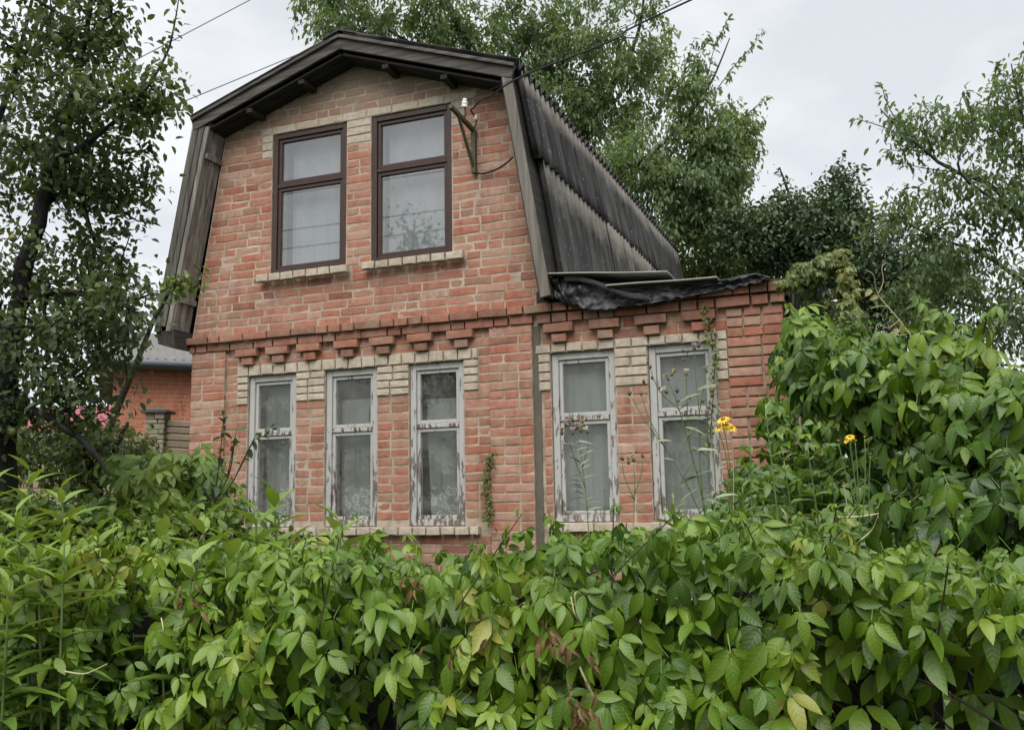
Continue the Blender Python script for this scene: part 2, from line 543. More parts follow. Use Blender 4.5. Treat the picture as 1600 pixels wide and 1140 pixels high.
class MB:
    def __init__(self):
        self.v, self.f = [], []

    def hexa(self, p):
        n = len(self.v)
        self.v += [tuple(q) for q in p]
        for f in ((0, 3, 2, 1), (4, 5, 6, 7), (0, 1, 5, 4), (1, 2, 6, 5), (2, 3, 7, 6), (3, 0, 4, 7)):
            self.f.append(tuple(n + i for i in f))
        return self

    def box(self, x0, x1, y0, y1, z0, z1):
        return self.hexa([(x0, y0, z0), (x1, y0, z0), (x1, y1, z0), (x0, y1, z0),
                          (x0, y0, z1), (x1, y0, z1), (x1, y1, z1), (x0, y1, z1)])

    def beam(self, a, b, wid, thk, up=(0, -1, 0)):
        """a bar from a to b, thk along up, wid across"""
        a, b = Vector(a), Vector(b)
        d = (b - a).normalized()
        u = Vector(up)
        u = (u - d * u.dot(d)).normalized()
        s = d.cross(u) * wid / 2
        u = u * thk / 2
        return self.hexa([a - s - u, a + s - u, a + s + u, a - s + u, b - s - u, b + s - u, b + s + u, b - s + u])

    def tube(self, pts, rad, n=6):
        pts = [Vector(p) for p in pts]
        if isinstance(rad, (int, float)):
            rad = [rad] * len(pts)
        base = len(self.v)
        prev = None
        for i, p in enumerate(pts):
            d = (pts[min(i + 1, len(pts) - 1)] - pts[max(i - 1, 0)])
            d = d.normalized() if d.length > 1e-9 else Vector((0, 0, 1))
            if prev is None:
                a = d.orthogonal().normalized()
            else:
                a = prev - d * prev.dot(d)
                a = a.normalized() if a.length > 1e-6 else d.orthogonal().normalized()
            prev = a
            b = d.cross(a)
            for k in range(n):
                t = 2 * math.pi * k / n
                self.v.append(tuple(p + (a * math.cos(t) + b * math.sin(t)) * rad[i]))
        for i in range(len(pts) - 1):
            for k in range(n):
                self.f.append((base + i * n + k, base + i * n + (k + 1) % n, base + (i + 1) * n + (k + 1) % n, base + (i + 1) * n + k))
        self.f.append(tuple(base + k for k in range(n))[::-1])
        self.f.append(tuple(base + (len(pts) - 1) * n + k for k in range(n)))
        return self

    def ball(self, c, r, n=8, m=5, sz=1.0, axis=None):
        base = len(self.v)
        q = Vector((0, 0, 1)).rotation_difference(Vector(axis)) if axis is not None else None
        for i in range(m + 1):
            ph = math.pi * i / m
            for k in range(n):
                t = 2 * math.pi * k / n
                p = Vector((math.sin(ph) * math.cos(t) * r, math.sin(ph) * math.sin(t) * r, -math.cos(ph) * r * sz))
                if q:
                    p = q @ p
                self.v.append((c[0] + p.x, c[1] + p.y, c[2] + p.z))
        for i in range(m):
            for k in range(n):
                self.f.append((base + i * n + k, base + i * n + (k + 1) % n, base + (i + 1) * n + (k + 1) % n, base + (i + 1) * n + k))
        return self

    def grid(self, rows, thick=None):
        base = len(self.v)
        nr, nc = len(rows), len(rows[0])
        for r in rows:
            self.v += [tuple(p) for p in r]
        for i in range(nr - 1):
            for j in range(nc - 1):
                self.f.append((base + i * nc + j, base + i * nc + j + 1, base + (i + 1) * nc + j + 1, base + (i + 1) * nc + j))
        return self

    def build(self, name, mat, parent=None, smooth=False, bevel=0.0, solid=0.0, loc=None):
        off = root_loc(parent) if parent is not None else Vector(loc or (0, 0, 0))
        me = bpy.data.meshes.new(name)
        me.from_pydata([(x - off.x, y - off.y, z - off.z) for x, y, z in self.v], [], self.f)
        me.materials.append(mat)
        if smooth:
            me.polygons.foreach_set("use_smooth", [True] * len(me.polygons))
        me.update()
        o = bpy.data.objects.new(name, me)
        if parent is None:
            o.location = off
        link(o, parent)
        if solid:
            s = o.modifiers.new("solidify", "SOLIDIFY")
            s.thickness = solid
            s.offset = 0
        if bevel:
            b = o.modifiers.new("bevel", "BEVEL")
            b.width = bevel
            b.segments = 1
            b.limit_method = "ANGLE"
        return o


def fast_mesh(name, verts, faces_flat, counts, mat, tone=None, smooth=True, uv=None):
    """verts (N,3); faces as flat index array with per-face counts; tone per face"""
    me = bpy.data.meshes.new(name)
    me.vertices.add(len(verts))
    me.vertices.foreach_set("co", np.ascontiguousarray(verts, dtype=np.float32).ravel())
    me.loops.add(len(faces_flat))
    me.loops.foreach_set("vertex_index", np.ascontiguousarray(faces_flat, dtype=np.int32))
    me.polygons.add(len(counts))
    st = np.concatenate([[0], np.cumsum(counts)[:-1]]).astype(np.int32)
    me.polygons.foreach_set("loop_start", st)
    me.polygons.foreach_set("loop_total", np.ascontiguousarray(counts, dtype=np.int32))
    me.polygons.foreach_set("use_smooth", np.full(len(counts), smooth))
    me.materials.append(mat)
    me.update(calc_edges=True)
    if tone is not None:
        a = me.attributes.new("tone", "FLOAT", "FACE")
        a.data.foreach_set("value", np.ascontiguousarray(tone, dtype=np.float32))
    if uv is not None:
        a = me.attributes.new("blade", "FLOAT_VECTOR", "POINT")
        a.data.foreach_set("vector", np.ascontiguousarray(np.column_stack([uv, np.zeros(len(uv))]), dtype=np.float32).ravel())
    return me


def inst(template, mats, locs):
    """template (verts, faces); mats (N,3,3); locs (N,3) -> verts, flat, counts, face owner"""
    tv, tf = template[:2]
    n = len(locs)
    v = (np.einsum("nij,kj->nki", mats, tv) + locs[:, None, :]).reshape(-1, 3)
    flat = np.concatenate([np.array(f) for f in tf])
    cnt = np.array([len(f) for f in tf])
    ff = (flat[None, :] + (np.arange(n) * len(tv))[:, None]).ravel()
    return v, ff, np.tile(cnt, n), np.repeat(np.arange(n), len(cnt))


def leaf_cloud(name, parts, mat, parent):
    """parts: list of (template, mats, locs, tone) -> one object"""
    vs_, fs_, cs_, ts_, us_ = [], [], [], [], []
    off = 0
    for tmpl, mats, locs, tone in parts:
        if not len(locs):
            continue
        v, f, c, own = inst(tmpl, mats, locs)
        vs_.append(v)
        fs_.append(f + off)
        cs_.append(c)
        ts_.append(tone[own])
        us_.append(np.tile(tmpl[2], (len(locs), 1)))
        off += len(v)
    o3 = np.array(root_loc(parent)) if parent is not None else np.zeros(3)
    me = fast_mesh(name, np.concatenate(vs_) - o3, np.concatenate(fs_), np.concatenate(cs_), mat, np.concatenate(ts_), True, np.concatenate(us_))
    return link(bpy.data.objects.new(name, me), parent)


def frames(axis, normal):
    """leaf axis -> local +y, normal -> local +z"""
    a = axis / (np.linalg.norm(axis, axis=1, keepdims=True) + 1e-9)
    n = normal - a * np.sum(normal * a, axis=1, keepdims=True)
    n = n / (np.linalg.norm(n, axis=1, keepdims=True) + 1e-9)
    x = np.cross(a, n)
    return np.stack([x, a, n], axis=2)


def unit(n):
    v = NR.normal(size=(n, 3))
    return v / np.linalg.norm(v, axis=1, keepdims=True)


# leaf shapes: base at the origin, along +y, upper face +z, length 1
def blade(width, ts, ws, droop=0.25, fold=0.12, y0=0.0, twist=0.0):
    v = [(0, y0, 0)]
    for t, k in zip(ts, ws):
        z = -droop * t * t
        hw = width / 2 * k
        v += [(-hw, y0 + t, z + fold * hw * 2 + twist * hw), (0, y0 + t, z), (hw, y0 + t, z + fold * hw * 2 - twist * hw)]
    v.append((0, y0 + 1, -droop))
    uv = [(0, 0)]
    for t, k in zip(ts, ws):
        uv += [(-k, t), (0, t), (k, t)]
    uv.append((0, 1))
    f = [(0, 2, 1), (0, 3, 2)]
    k = len(ts)
    for i in range(k - 1):
        a = 1 + i * 3
        f += [(a, a + 1, a + 4, a + 3), (a + 1, a + 2, a + 5, a + 4)]
    a = 1 + (k - 1) * 3
    e = len(v) - 1
    f += [(a, a + 1, e), (a + 1, a + 2, e)]
    return np.array(v), f, np.array(uv, float)


T_SMALL = blade(0.52, (0.45,), (1.0,), 0.22, 0.14)
T_APPLE = blade(0.56, (0.3, 0.68), (0.95, 0.8), 0.25, 0.16)
T_CHERRY = blade(0.42, (0.32, 0.7), (0.95, 0.75), 0.38, 0.14)
T_LANCE = blade(0.22, (0.18, 0.45, 0.75), (0.8, 1.0, 0.6), 0.36, 0.2)
T_NARROW = blade(0.14, (0.2, 0.5, 0.78), (0.8, 1.0, 0.6), 0.42, 0.2, 0.0, 0.5)
T_BROAD = blade(0.36, (0.2, 0.5, 0.78), (0.85, 1.0, 0.6), 0.3, 0.18)


def palmate(seed):
    r = random.Random(seed)
    V, F, UV = [], [], []
    for ang, ln in (((-1.45, 0.62), (-0.72, 0.86), (0.0, 1.0), (0.72, 0.88), (1.45, 0.64)) if seed % 4 else ((-0.95, 0.8), (0.0, 1.0), (0.95, 0.82))):
        ang += r.uniform(-0.22, 0.22)
        ln *= r.uniform(0.78, 1.12)
        v, f, uv = blade(r.uniform(0.40, 0.50), (0.16, 0.42, 0.68, 0.86), (0.55, 1.0, 0.82, 0.42), r.uniform(0.2, 0.6), r.uniform(0.08, 0.24), 0.12, r.uniform(-0.2, 0.2))
        v = v * ln
        tilt = r.uniform(-0.5, 0.3)
        v = np.stack([v[:, 0], v[:, 1] * math.cos(tilt) - v[:, 2] * math.sin(tilt), v[:, 1] * math.sin(tilt) + v[:, 2] * math.cos(tilt)], 1)
        c, s = math.cos(ang), math.sin(ang)
        v = np.stack([v[:, 0] * c + v[:, 1] * s, -v[:, 0] * s + v[:, 1] * c, v[:, 2]], 1)
        F += [tuple(i + len(V) for i in q) for q in f]
        V += [tuple(p) for p in v]
        UV += [tuple(p) for p in uv]
    # petiole
    b = len(V)
    V += [(-0.012, 0, 0), (0.012, 0, 0), (0.01, -0.5, -0.25), (-0.01, -0.5, -0.25)]
    F += [(b, b + 1, b + 2, b + 3)]
    UV += [(0, 0)] * 4
    return np.array(V), F, np.array(UV, float)


PALM = [palmate(s) for s in range(13)]


# ------------------------------------------------------------------ ground
GZ = -0.45
g = MB()
g.grid([[(x, y, GZ) for x in np.linspace(-400, 400, 9)] for y in np.linspace(-400, 400, 9)])
tag(g.build("ground", ground_mat()), "rough garden earth and grass under the house and its weeds", None, None, "structure")
g = MB()
g.grid([[(x, y, GZ + 0.006) for x in np.linspace(-120, 120, 25)] for y in (-13.0, -6.4)])
tag(g.build("road", asphalt_mat()), "old asphalt lane in front of the overgrown garden", None, None, "structure")

# ------------------------------------------------------------------ the brick house
house = thing("brick_house", "derelict red brick cottage with steep gambrel gable and low annex behind the creeper hedge", "house", (2.7, 0, GZ))
RH = 0.0765
W_UP = [(0.85, 1.663, 3.326, 4.7025), (1.92, 2.725, 3.326, 4.7025)]
W_LO = [(0.632, 1.157, 1.0, 2.386), (1.46, 1.993, 1.0, 2.386), (2.302, 2.823, 1.0, 2.386)]
W_AN = [(3.597, 4.137, 1.02, 2.386), (4.404, 4.938, 1.02, 2.386)]
# gambrel outline (x, z)
BL, KL, AP, KR, BR = (-0.25, 2.84), (0.125, 4.865), (1.745, 5.385), (3.385, 4.80), (3.70, 2.81)


def lerp(a, b, t):
    return a + (b - a) * t


def xl(z):     # inner edge of the brick gable, left and right
    if z < 4.80:
        return lerp(-0.03, 0.30, max(0, (z - 2.79) / 2.01))
    return lerp(0.30, 1.745, (z - 4.80) / 0.50)


def xr(z):
    if z < 4.74:
        return lerp(3.56, 3.27, max(0, (z - 2.79) / 1.95))
    return lerp(3.27, 1.745, (z - 4.74) / 0.56)


# mortar core with openings
core = MB()


def slab(rows, y0, y1):
    for z0, z1, spans in rows:
        for a0, a1, b0, b1 in spans:     # x at bottom (a) and at top (b)
            core.hexa([(a0, y0, z0), (a1, y0, z0), (a1, y1, z0), (a0, y1, z0), (b0, y0, z1), (b1, y0, z1), (b1, y1, z1), (b0, y1, z1)])


def split(x0, x1, holes):
    o, c = [], x0
    for a, b in sorted(holes):
        if a > c:
            o.append((c, a))
        c = max(c, b)
    if c < x1:
        o.append((c, x1))
    return o


rows = [(GZ, 1.0, [(0, 3.49, 0, 3.49)])]
rows.append((1.0, 2.386, [(a, b, a, b) for a, b in split(0.0, 3.49, [(q[0], q[1]) for q in W_LO])]))
rows.append((2.386, 2.79, [(0, 3.49, 0, 3.49)]))
rows.append((2.79, 3.326, [(xl(2.79), xr(2.79), xl(3.326), xr(3.326))]))
zz = [3.326, 4.0, 4.7025]
for z0, z1 in zip(zz, zz[1:]):
    sp = split(0, 9, [(q[0], q[1]) for q in W_UP])
    s2 = []
    for i, (a, b) in enumerate(sp):
        s2.append((xl(z0) if i == 0 else a, xr(z0) if i == 2 else b, xl(z1) if i == 0 else a, xr(z1) if i == 2 else b))
    rows.append((z0, z1, s2))
rows.append((4.7025, 4.74, [(xl(4.7025), xr(4.7025), xl(4.74), xr(4.74))]))
rows.append((4.74, 4.80, [(xl(4.74), xr(4.74), xl(4.80), xr(4.80))]))
rows.append((4.80, 5.28, [(xl(4.80), xr(4.80), 1.70, 1.79)]))
slab(rows, 0.0025, 0.26)
front = core.build("wall", mat_mortar, house)
core = MB()
rows = [(GZ, 1.02, [(3.49, 5.45, 3.49, 5.45)]),
        (1.02, 2.386, [(a, b, a, b) for a, b in split(3.49, 5.45, [(q[0], q[1]) for q in W_AN])]),
        (2.386, 2.80, [(3.49, 5.45, 3.49, 5.45)])]
slab(rows, 0.009, 0.262)
annex_wall = core.build("wall", mat_mortar, house)
# gray rendered seam between house and annex
MB().box(3.452, 3.512, -0.004, 0.0085, GZ, 2.62).build("render_strip", mat_render, house)
# pier cores
MB().box(0.004, 0.385, -0.027, 0.004, GZ, 2.637).build("pier", mat_mortar, house)
MB().box(3.072, 3.448, -0.027, 0.004, GZ, 2.637).build("pier", mat_mortar, house)
# the other walls, plain mortar with laid courses added below
side = MB()
side.box(0.0, 0.25, 0.262, 6.0, GZ, 2.84)
side.box(0.251, 5.19, 5.75, 6.0, GZ, 2.78)
side.box(0.35, 3.25, 5.74, 5.99, 2.781, 4.7)
side.box(5.20, 5.45, 0.264, 6.0, GZ, 2.72)
side.box(3.25, 3.49, 0.264, 5.74, GZ, 2.78)
side.build("side_wall", mat_mortar, house)
ins = MB()
ins.box(0.26, 3.24, 0.27, 5.7, 2.62, 2.70)
ins.box(3.5, 5.19, 0.27, 5.7, 2.60, 2.68)
ins.box(0.26, 3.24, 0.27, 5.7, 0.10, 0.18)
ins.box(3.5, 5.19, 0.27, 5.7, 0.10, 0.18)
ins.box(0.4, 3.2, 2.6, 2.7, 2.71, 4.6)
ins.box(0.26, 3.24, 2.6, 2.7, 0.19, 2.61)
ins.box(3.5, 5.19, 2.6, 2.7, 0.19, 2.59)
ins.build("inner_floor", mat_dark, house)

# ---- bricks
BR_MESH = {}


def brick_data(kind, mat, n=7):
    key = (kind, mat.name)
    if key in BR_MESH:
        return BR_MESH[key]
    Ln = {"s": 0.25, "h": 0.12}[kind]
    res = []
    rr = random.Random(hash(kind) % 7 + len(mat.name))
    for i in range(n):
        hx, hz = Ln / 2, 0.0325
        ring = [(-hx, -hz), (0, -hz), (hx, -hz), (hx, 0), (hx, hz), (0, hz), (-hx, hz), (-hx, 0)]
        j = lambda s: rr.uniform(-s, s)
        v = [(x, 0.06, z) for x, z in ring]
        sh = [(x + j(0.003), z + j(0.0022)) for x, z in ring]
        v += [(x, 0.0024 + j(0.0012), z) for x, z in sh]
        for q, (x, z) in enumerate(sh):
            k = 0.0022 + rr.random() * 0.003
            if q in (0, 2, 4, 6) and rr.random() < 0.4:
                k += rr.uniform(0.004, 0.014)          # knocked corner
            v.append((x - math.copysign(min(k, abs(x)), x) if abs(x) > 0.02 else x, j(0.001),
                      z - math.copysign(min(k, abs(z)), z) if abs(z) > 0.01 else z))
        v.append((j(0.03), -0.0012, j(0.008)))
        f = []
        for a in range(8):
            b = (a + 1) % 8
            f += [(a, b, 8 + b, 8 + a), (8 + a, 8 + b, 16 + b, 16 + a), (16 + a, 16 + b, 24)]
        me = bpy.data.meshes.new("brick")
        me.from_pydata(v, [], f)
        me.materials.append(mat)
        me.update()
        res.append((me, np.array(v), f, Ln))
    BR_MESH[key] = res
    return res


LAID = []      # (kind, centre, length, height, yaw, mat)


def lay_row(x0, x1, z0, h, y, seed, mode="mix", mat=None, joint=0.0118, rec=None):
    rr = random.Random(seed)
    x = x0 + 0.001
    first = True
    while x1 - x > 0.03:
        if mode == "h":
            ln = 0.12 * rr.uniform(0.95, 1.06)
        elif mode == "s":
            ln = 0.25 * rr.uniform(0.97, 1.02)
            if first:
                ln = rr.choice((0.12, 0.25, 0.185))
        elif mode == "x":
            ln = 0.12 if (rr.random() < 0.5) else 0.25
        else:
            ln = rr.choice((0.25, 0.25, 0.25, 0.12, 0.12, 0.2))
            if first:
                ln = rr.choice((0.12, 0.25, 0.06, 0.185))
        first = False
        left = x1 - x
        if left < ln + 0.06:
            ln = left if left <= 0.27 else left / 2 - joint / 2
        kind = "s" if ln > 0.165 else "h"
        LAID.append((kind, (x + ln / 2, y + rr.uniform(-0.0025, 0.0025), z0 + h / 2 + rr.uniform(-0.0015, 0.0015)), ln - 0.001, h - joint * rr.uniform(0.8, 1.25),
                     rr.uniform(-0.006, 0.006), rr.uniform(-0.006, 0.006), mat or mat_brick))
        x += ln + joint * rr.uniform(0.8, 1.5)


def lay(x0, x1, z1, z0, y, seed, mode="mix", mat=None, h=RH):
    """courses from z1 down to z0"""
    z = z1
    k = 0
    while z - h > z0 - 0.02:
        lay_row(x0, x1, z - h, h, y, seed * 1000 + k, mode, mat)
        z -= h
        k += 1


# lower storey, main part
lay(0.0, 0.385, 2.637, 0.3, -0.031, 1, "x")
lay(3.07, 3.446, 2.637, 0.3, -0.031, 2, "x")
lay(0.39, 0.512, 2.4845, 2.122, 0.0, 3, "h")
lay(2.960, 3.066, 2.4845, 2.122, 0.0, 4, "h")
lay(0.39, 0.628, 2.122, 1.0, 0.0, 5, "x")
lay(1.16, 1.457, 2.122, 1.0, 0.0, 6, "x")
lay(1.996, 2.299, 2.122, 1.0, 0.0, 7, "x")
lay(2.826, 3.066, 2.122, 1.0, 0.0, 8, "x")
lay(0.39, 3.066, 0.925, 0.3, -0.002, 9)
lay(0.39, 3.066, 2.637, 2.4845, 0.0, 10)
# lintel band, margins, sills in pale silicate brick
LT = mat_light
lay_row(0.515, 2.957, 2.386, 0.097, -0.018, 11, "h", LT)
for xa, xb in ((0.515, 0.630), (1.158, 1.459), (1.994, 2.301), (2.825, 2.957)):
    for k in range(4):
        lay_row(xa, xb, 2.386 - 0.066 * (k + 1), 0.066, -0.014, 900 + int(xa * 100) * 7 + k, "x", LT)
lay_row(0.50, 2.965, 0.926, 0.074, -0.065, 13, "h", LT)
# annex
lay(5.030, 5.452, 2.630, 0.3, -0.012, 20, "x")
lay(3.535, 3.594, 2.08, 1.02, 0.006, 21, "h")
lay(4.140, 4.401, 2.08, 1.02, 0.006, 22, "x")
lay(4.941, 5.026, 2.08, 1.02, 0.006, 23, "h")
lay(3.535, 5.026, 0.94, 0.3, 0.006, 24)
lay(3.535, 5.026, 2.630, 2.46, 0.006, 25, "mix", None, 0.085)
lay_row(3.475, 5.026, 2.386, 0.078, -0.012, 26, "h", LT)
for xa, xb in ((3.498, 3.594), (4.140, 4.401), (4.941, 5.026)):
    for k in range(4):
        lay_row(xa, xb, 2.386 - 0.0765 * (k + 1), 0.0765, -0.010, 1500 + int(xa * 100) * 7 + k, "x", LT)
lay_row(3.56, 4.99, 0.942, 0.078, -0.05, 28, "s", LT)
# upper storey
z = 2.79
k = 0
while z < 5.18:
    zm = z + RH / 2
    a, b = xl(z + RH) + 0.005, xr(z + RH) - 0.005
    holes = []
    if 3.3 < zm < 4.70:
        holes += [(q[0] - 0.003, q[1] + 0.003) for q in W_UP]
    if 3.24 < zm < 3.33:
        holes += [(0.75, 1.725), (1.872, 2.858)]
    if 4.70 < zm < 4.78:
        holes += [(0.715, 2.97)]
    if 4.70 - 3 * RH < zm < 4.70:
        holes = [(0.735, 1.666), (1.660, 2.86)]
    if b - a > 0.1:
        for q, (c, d) in enumerate(split(a, b, holes)):
            lay_row(c + (0.006 if q else 0), d, z, RH, 0.0, 4000 + k * 10 + q)
    z += RH
    k += 1
lay_row(0.718, 2.968, 4.7025, RH, -0.004, 31, "s", LT)
for xa, xb in ((0.737, 0.847), (1.667, 1.916), (2.729, 2.858)):
    for k in range(3):
        lay_row(xa, xb, 4.7025 - RH * (k + 1), RH, -0.004, 1700 + int(xa * 100) * 7 + k, "x", LT)
lay_row(0.752, 1.722, 3.249, RH, -0.085, 33, "h", LT)
lay_row(1.875, 2.856, 3.249, RH, -0.085, 34, "h", LT)
N_WALL = len(LAID)
# cornices and corbels
CB = mat_corbel
lay_row(-0.02, 3.462, 2.637, RH, -0.045, 41, "mix", CB)
lay_row(-0.048, 3.53, 2.7135, RH, -0.078, 42, "x", CB)
lay_row(3.50, 5.47, 2.63, 0.085, -0.045, 43, "x", CB)
lay_row(3.52, 5.48, 2.715, 0.085, -0.075, 44, "x", CB)
for cx in (0.635, 0.973, 1.31, 1.70, 2.06, 2.43, 2.81):
    LAID.append(("s", (cx, -0.065, 2.600), 0.238, 0.066, R_.uniform(-0.02, 0.02), 0.0, CB))
    LAID.append(("h", (cx + 0.01, -0.05, 2.522), 0.122, 0.066, R_.uniform(-0.03, 0.03), 0.0, CB))
for cx in (3.685, 4.073, 4.45, 4.828):
    LAID.append(("s", (cx, -0.06, 2.5875), 0.25, 0.07, R_.uniform(-0.02, 0.02), 0.0, CB))
    LAID.append(("h", (cx + 0.005, -0.045, 2.503), 0.125, 0.066, R_.uniform(-0.03, 0.03), 0.0, CB))

off_h = np.array(root_loc(front))


def rotm(yaw, roll):
    return Matrix.Rotation(yaw, 3, "Z") @ Matrix.Rotation(roll, 3, "Y")


reds = [b for b in LAID if b[6] is mat_brick]
vis = [b for b in reds if b[1][2] > 1.02]
vis.sort(key=lambda b: proj(b[1])[2] / (b[2] ** 0.5))
solo = set(id(b) for b in vis[:300])
joined = []
for b in LAID:
    kind, c, ln, h, yaw, roll, mt = b
    par = annex_wall if c[0] > 3.5 and c[2] < 2.8 else front
    if mt is mat_brick and id(b) not in solo:
        joined.append(b)
        continue
    me, _, _, L0 = R_.choice(brick_data(kind, mt))
    nm = "brick" if mt is mat_brick else "pale_brick" if mt is LT else "cornice_brick"
    o = bpy.data.objects.new(nm, me)
    o.matrix_basis = Matrix.Translation(Vector(c) - root_loc(par)) @ (rotm(yaw, roll) @ Matrix.Diagonal((ln / L0, 1, h / 0.065))).to_4x4()
    link(o, par)


def join_bricks(items, parent, mat, name="bricks"):
    V, F, n = [], [], 0
    for kind, c, ln, h, yaw, roll, mt in items:
        me, v, f, L0 = R_.choice(brick_data(kind, mat))
        Rm = np.array(rotm(yaw, roll)) @ np.diag((ln / L0, 1, h / 0.065))
        V.append(v @ Rm.T + np.array(c))
        F += [tuple(n + i for i in q) for q in f]
        n += len(v)
    off = np.array(root_loc(parent))
    me = bpy.data.meshes.new(name)
    me.from_pydata((np.concatenate(V) - off).tolist(), [], F)
    me.materials.append(mat)
    me.update()
    o = link(bpy.data.objects.new(name, me), parent)
    o["kind"] = "stuff"
    return o


join_bricks(joined, front, mat_brick)
# the courses of the right annex side and the left house side, seen only at an angle
LAID = []
lay(0.02, 5.9, 2.72, GZ + 0.1, 0.0, 61)
sideb = []
for b in LAID:
    c = b[1]
    sideb.append((b[0], (5.449 - c[1], c[0], c[2]), b[2], b[3], math.pi / 2, 0, mat_brick))
join_bricks(sideb, annex_wall, mat_brick)
LAID = []
lay(0.02, 5.9, 2.76, GZ + 0.1, 0.0, 62)
sideb = [(b[0], (0.001 + b[1][1], b[1][0], b[1][2]), b[2], b[3], -math.pi / 2, 0, mat_brick) for b in LAID]
join_bricks(sideb, front, mat_brick)


# ---- windows
def window(x0, x1, z0, z1, zt, y, mat, rail_mat, glass, fw, sw, label=None, broken=False):
    """frame of four members; two sashes with panes; a rail between"""
    f = MB()
    e = 0.004
    f.box(x0 + e, x0 + fw, y, y + 0.09, z0 + e, z1 - e)
    f.box(x1 - fw, x1 - e, y + 0.001, y + 0.091, z0 + e, z1 - e)
    f.box(x0 + fw, x1 - fw, y + 0.002, y + 0.09, z1 - fw, z1 - e)
    f.box(x0 + fw, x1 - fw, y + 0.002, y + 0.09, z0 + e, z0 + fw)
    win = f.build("window", mat, house, bevel=0.004)
    tag(win, label)
    rl = MB()
    rl.box(x0 + fw, x1 - fw, y + 0.006, y + 0.08, zt - 0.018, zt + 0.018)
    rl.build("rail", rail_mat, win, bevel=0.004)
    for a, b in ((z0 + fw, zt - 0.018), (zt + 0.018, z1 - fw)):
        s = MB()
        xx0, xx1 = x0 + fw, x1 - fw
        ys = y + 0.018
        s.box(xx0 + 0.002, xx0 + sw, ys, ys + 0.04, a + 0.002, b - 0.002)
        s.box(xx1 - sw, xx1 - 0.002, ys, ys + 0.04, a + 0.002, b - 0.002)
        s.box(xx0 + sw, xx1 - sw, ys + 0.001, ys + 0.04, a + 0.002, a + sw)
        s.box(xx0 + sw, xx1 - sw, ys + 0.001, ys + 0.04, b - sw, b - 0.002)
        s.build("sash", mat, win, bevel=0.003)
        gx0, gx1 = xx0 + sw - 0.004, xx1 - sw + 0.004
        yg = ys + 0.02
        gl = MB()
        if broken and a > zt:
            pts = [(gx0, a + sw), (gx1 - 0.02, a + sw), (gx1 - 0.035, a + 0.1), (gx1 - 0.018, a + 0.2), (gx1 - 0.004, a + 0.27), (gx1, b - sw), (gx0, b - sw)]
            n = len(pts)
            gl.v = [(x, yg, zq) for x, zq in pts] + [(x, yg + 0.003, zq) for x, zq in pts]
            gl.f = [tuple(range(n)), tuple(range(2 * n - 1, n - 1, -1))] + [(i, n + i, n + (i + 1) % n, (i + 1) % n) for i in range(n)]
        else:
            gl.box(gx0, gx1, yg, yg + 0.003, a + sw - 0.004, b - sw + 0.004)
        gl.build("pane", glass, win)
    return win


for q, (x0, x1, z0, z1) in enumerate(W_UP):
    window(x0, x1, z0, z1, 4.185, 0.012, mat_brown, mat_brown, mat_glass_up, 0.052, 0.034,
           ("brown gable window reflecting wires and showing a white curtain", "brown gable window with tree reflected in its lower pane")[q])
LOL = ["peeling white window nearest the apple tree", "peeling white window with cracked upper pane", "peeling white window beside the brick pier",
       "peeling white annex window beside the rendered seam", "peeling white annex window behind the thistle"]
for q, (x0, x1, z0, z1) in enumerate(W_LO + W_AN):
    window(x0, x1, z0, z1, 1.845, 0.022 if q < 3 else 0.03, mat_white, mat_whiter, mat_glass, 0.058, 0.032, LOL[q], q == 1)


def curtain(x0, x1, z0, z1, y, mat, label, seed, lean=0.0, name="curtain"):
    rr = random.Random(seed)
    ph = rr.uniform(0, 6)
    rows_ = []
    for i in range(22):
        zq = lerp(z1, z0, i / 21)
        row = []
        for j in range(41):
            t = j / 40
            amp = (0.012 + 0.02 * i / 21) * 0.35
            xx = lerp(x0, x1, t) + lean * (i / 21) * (1 - t)
            row.append((xx, y + amp * (math.sin(t * 21 + ph + 0.8 * math.sin(i * 0.17 + t * 3)) + 0.5 * math.sin(t * 47 + ph)), zq))
        rows_.append(row)
    o = MB().grid(rows_).build(name, mat, None, True, loc=(x0, y, z0))
    return tag(o, label, "curtain", "curtains behind the cottage windows")


curtain(0.97, 1.52, 3.28, 4.72, 0.17, mat_white_curtain, "white curtain behind the left brown gable window", 1)
curtain(2.02, 2.74, 3.28, 4.72, 0.17, mat_white_curtain, "white curtain behind the brown gable window nearer the insulators", 2)
curtain(0.69, 1.17, 0.98, 2.30, 0.16, mat_tulle, "grey tulle curtain in the lower window nearest the apple tree", 3, 0.06)
curtain(1.54, 2.0, 0.98, 2.13, 0.16, mat_tulle, "tulle curtain with lace hem behind the cracked pane", 4)
curtain(2.39, 2.84, 0.98, 2.09, 0.17, mat_tulle, "tulle curtain with lace hem in the window beside the brick pier", 5, 0.05)
curtain(3.64, 4.13, 1.0, 2.38, 0.15, mat_net, "plain grey curtain in the annex window beside the rendered seam", 6)
curtain(4.45, 4.93, 1.0, 2.38, 0.15, mat_net, "grey curtain in the annex window behind the thistle", 7)

# ---- roof
Y0, Y1 = -0.27, 6.42


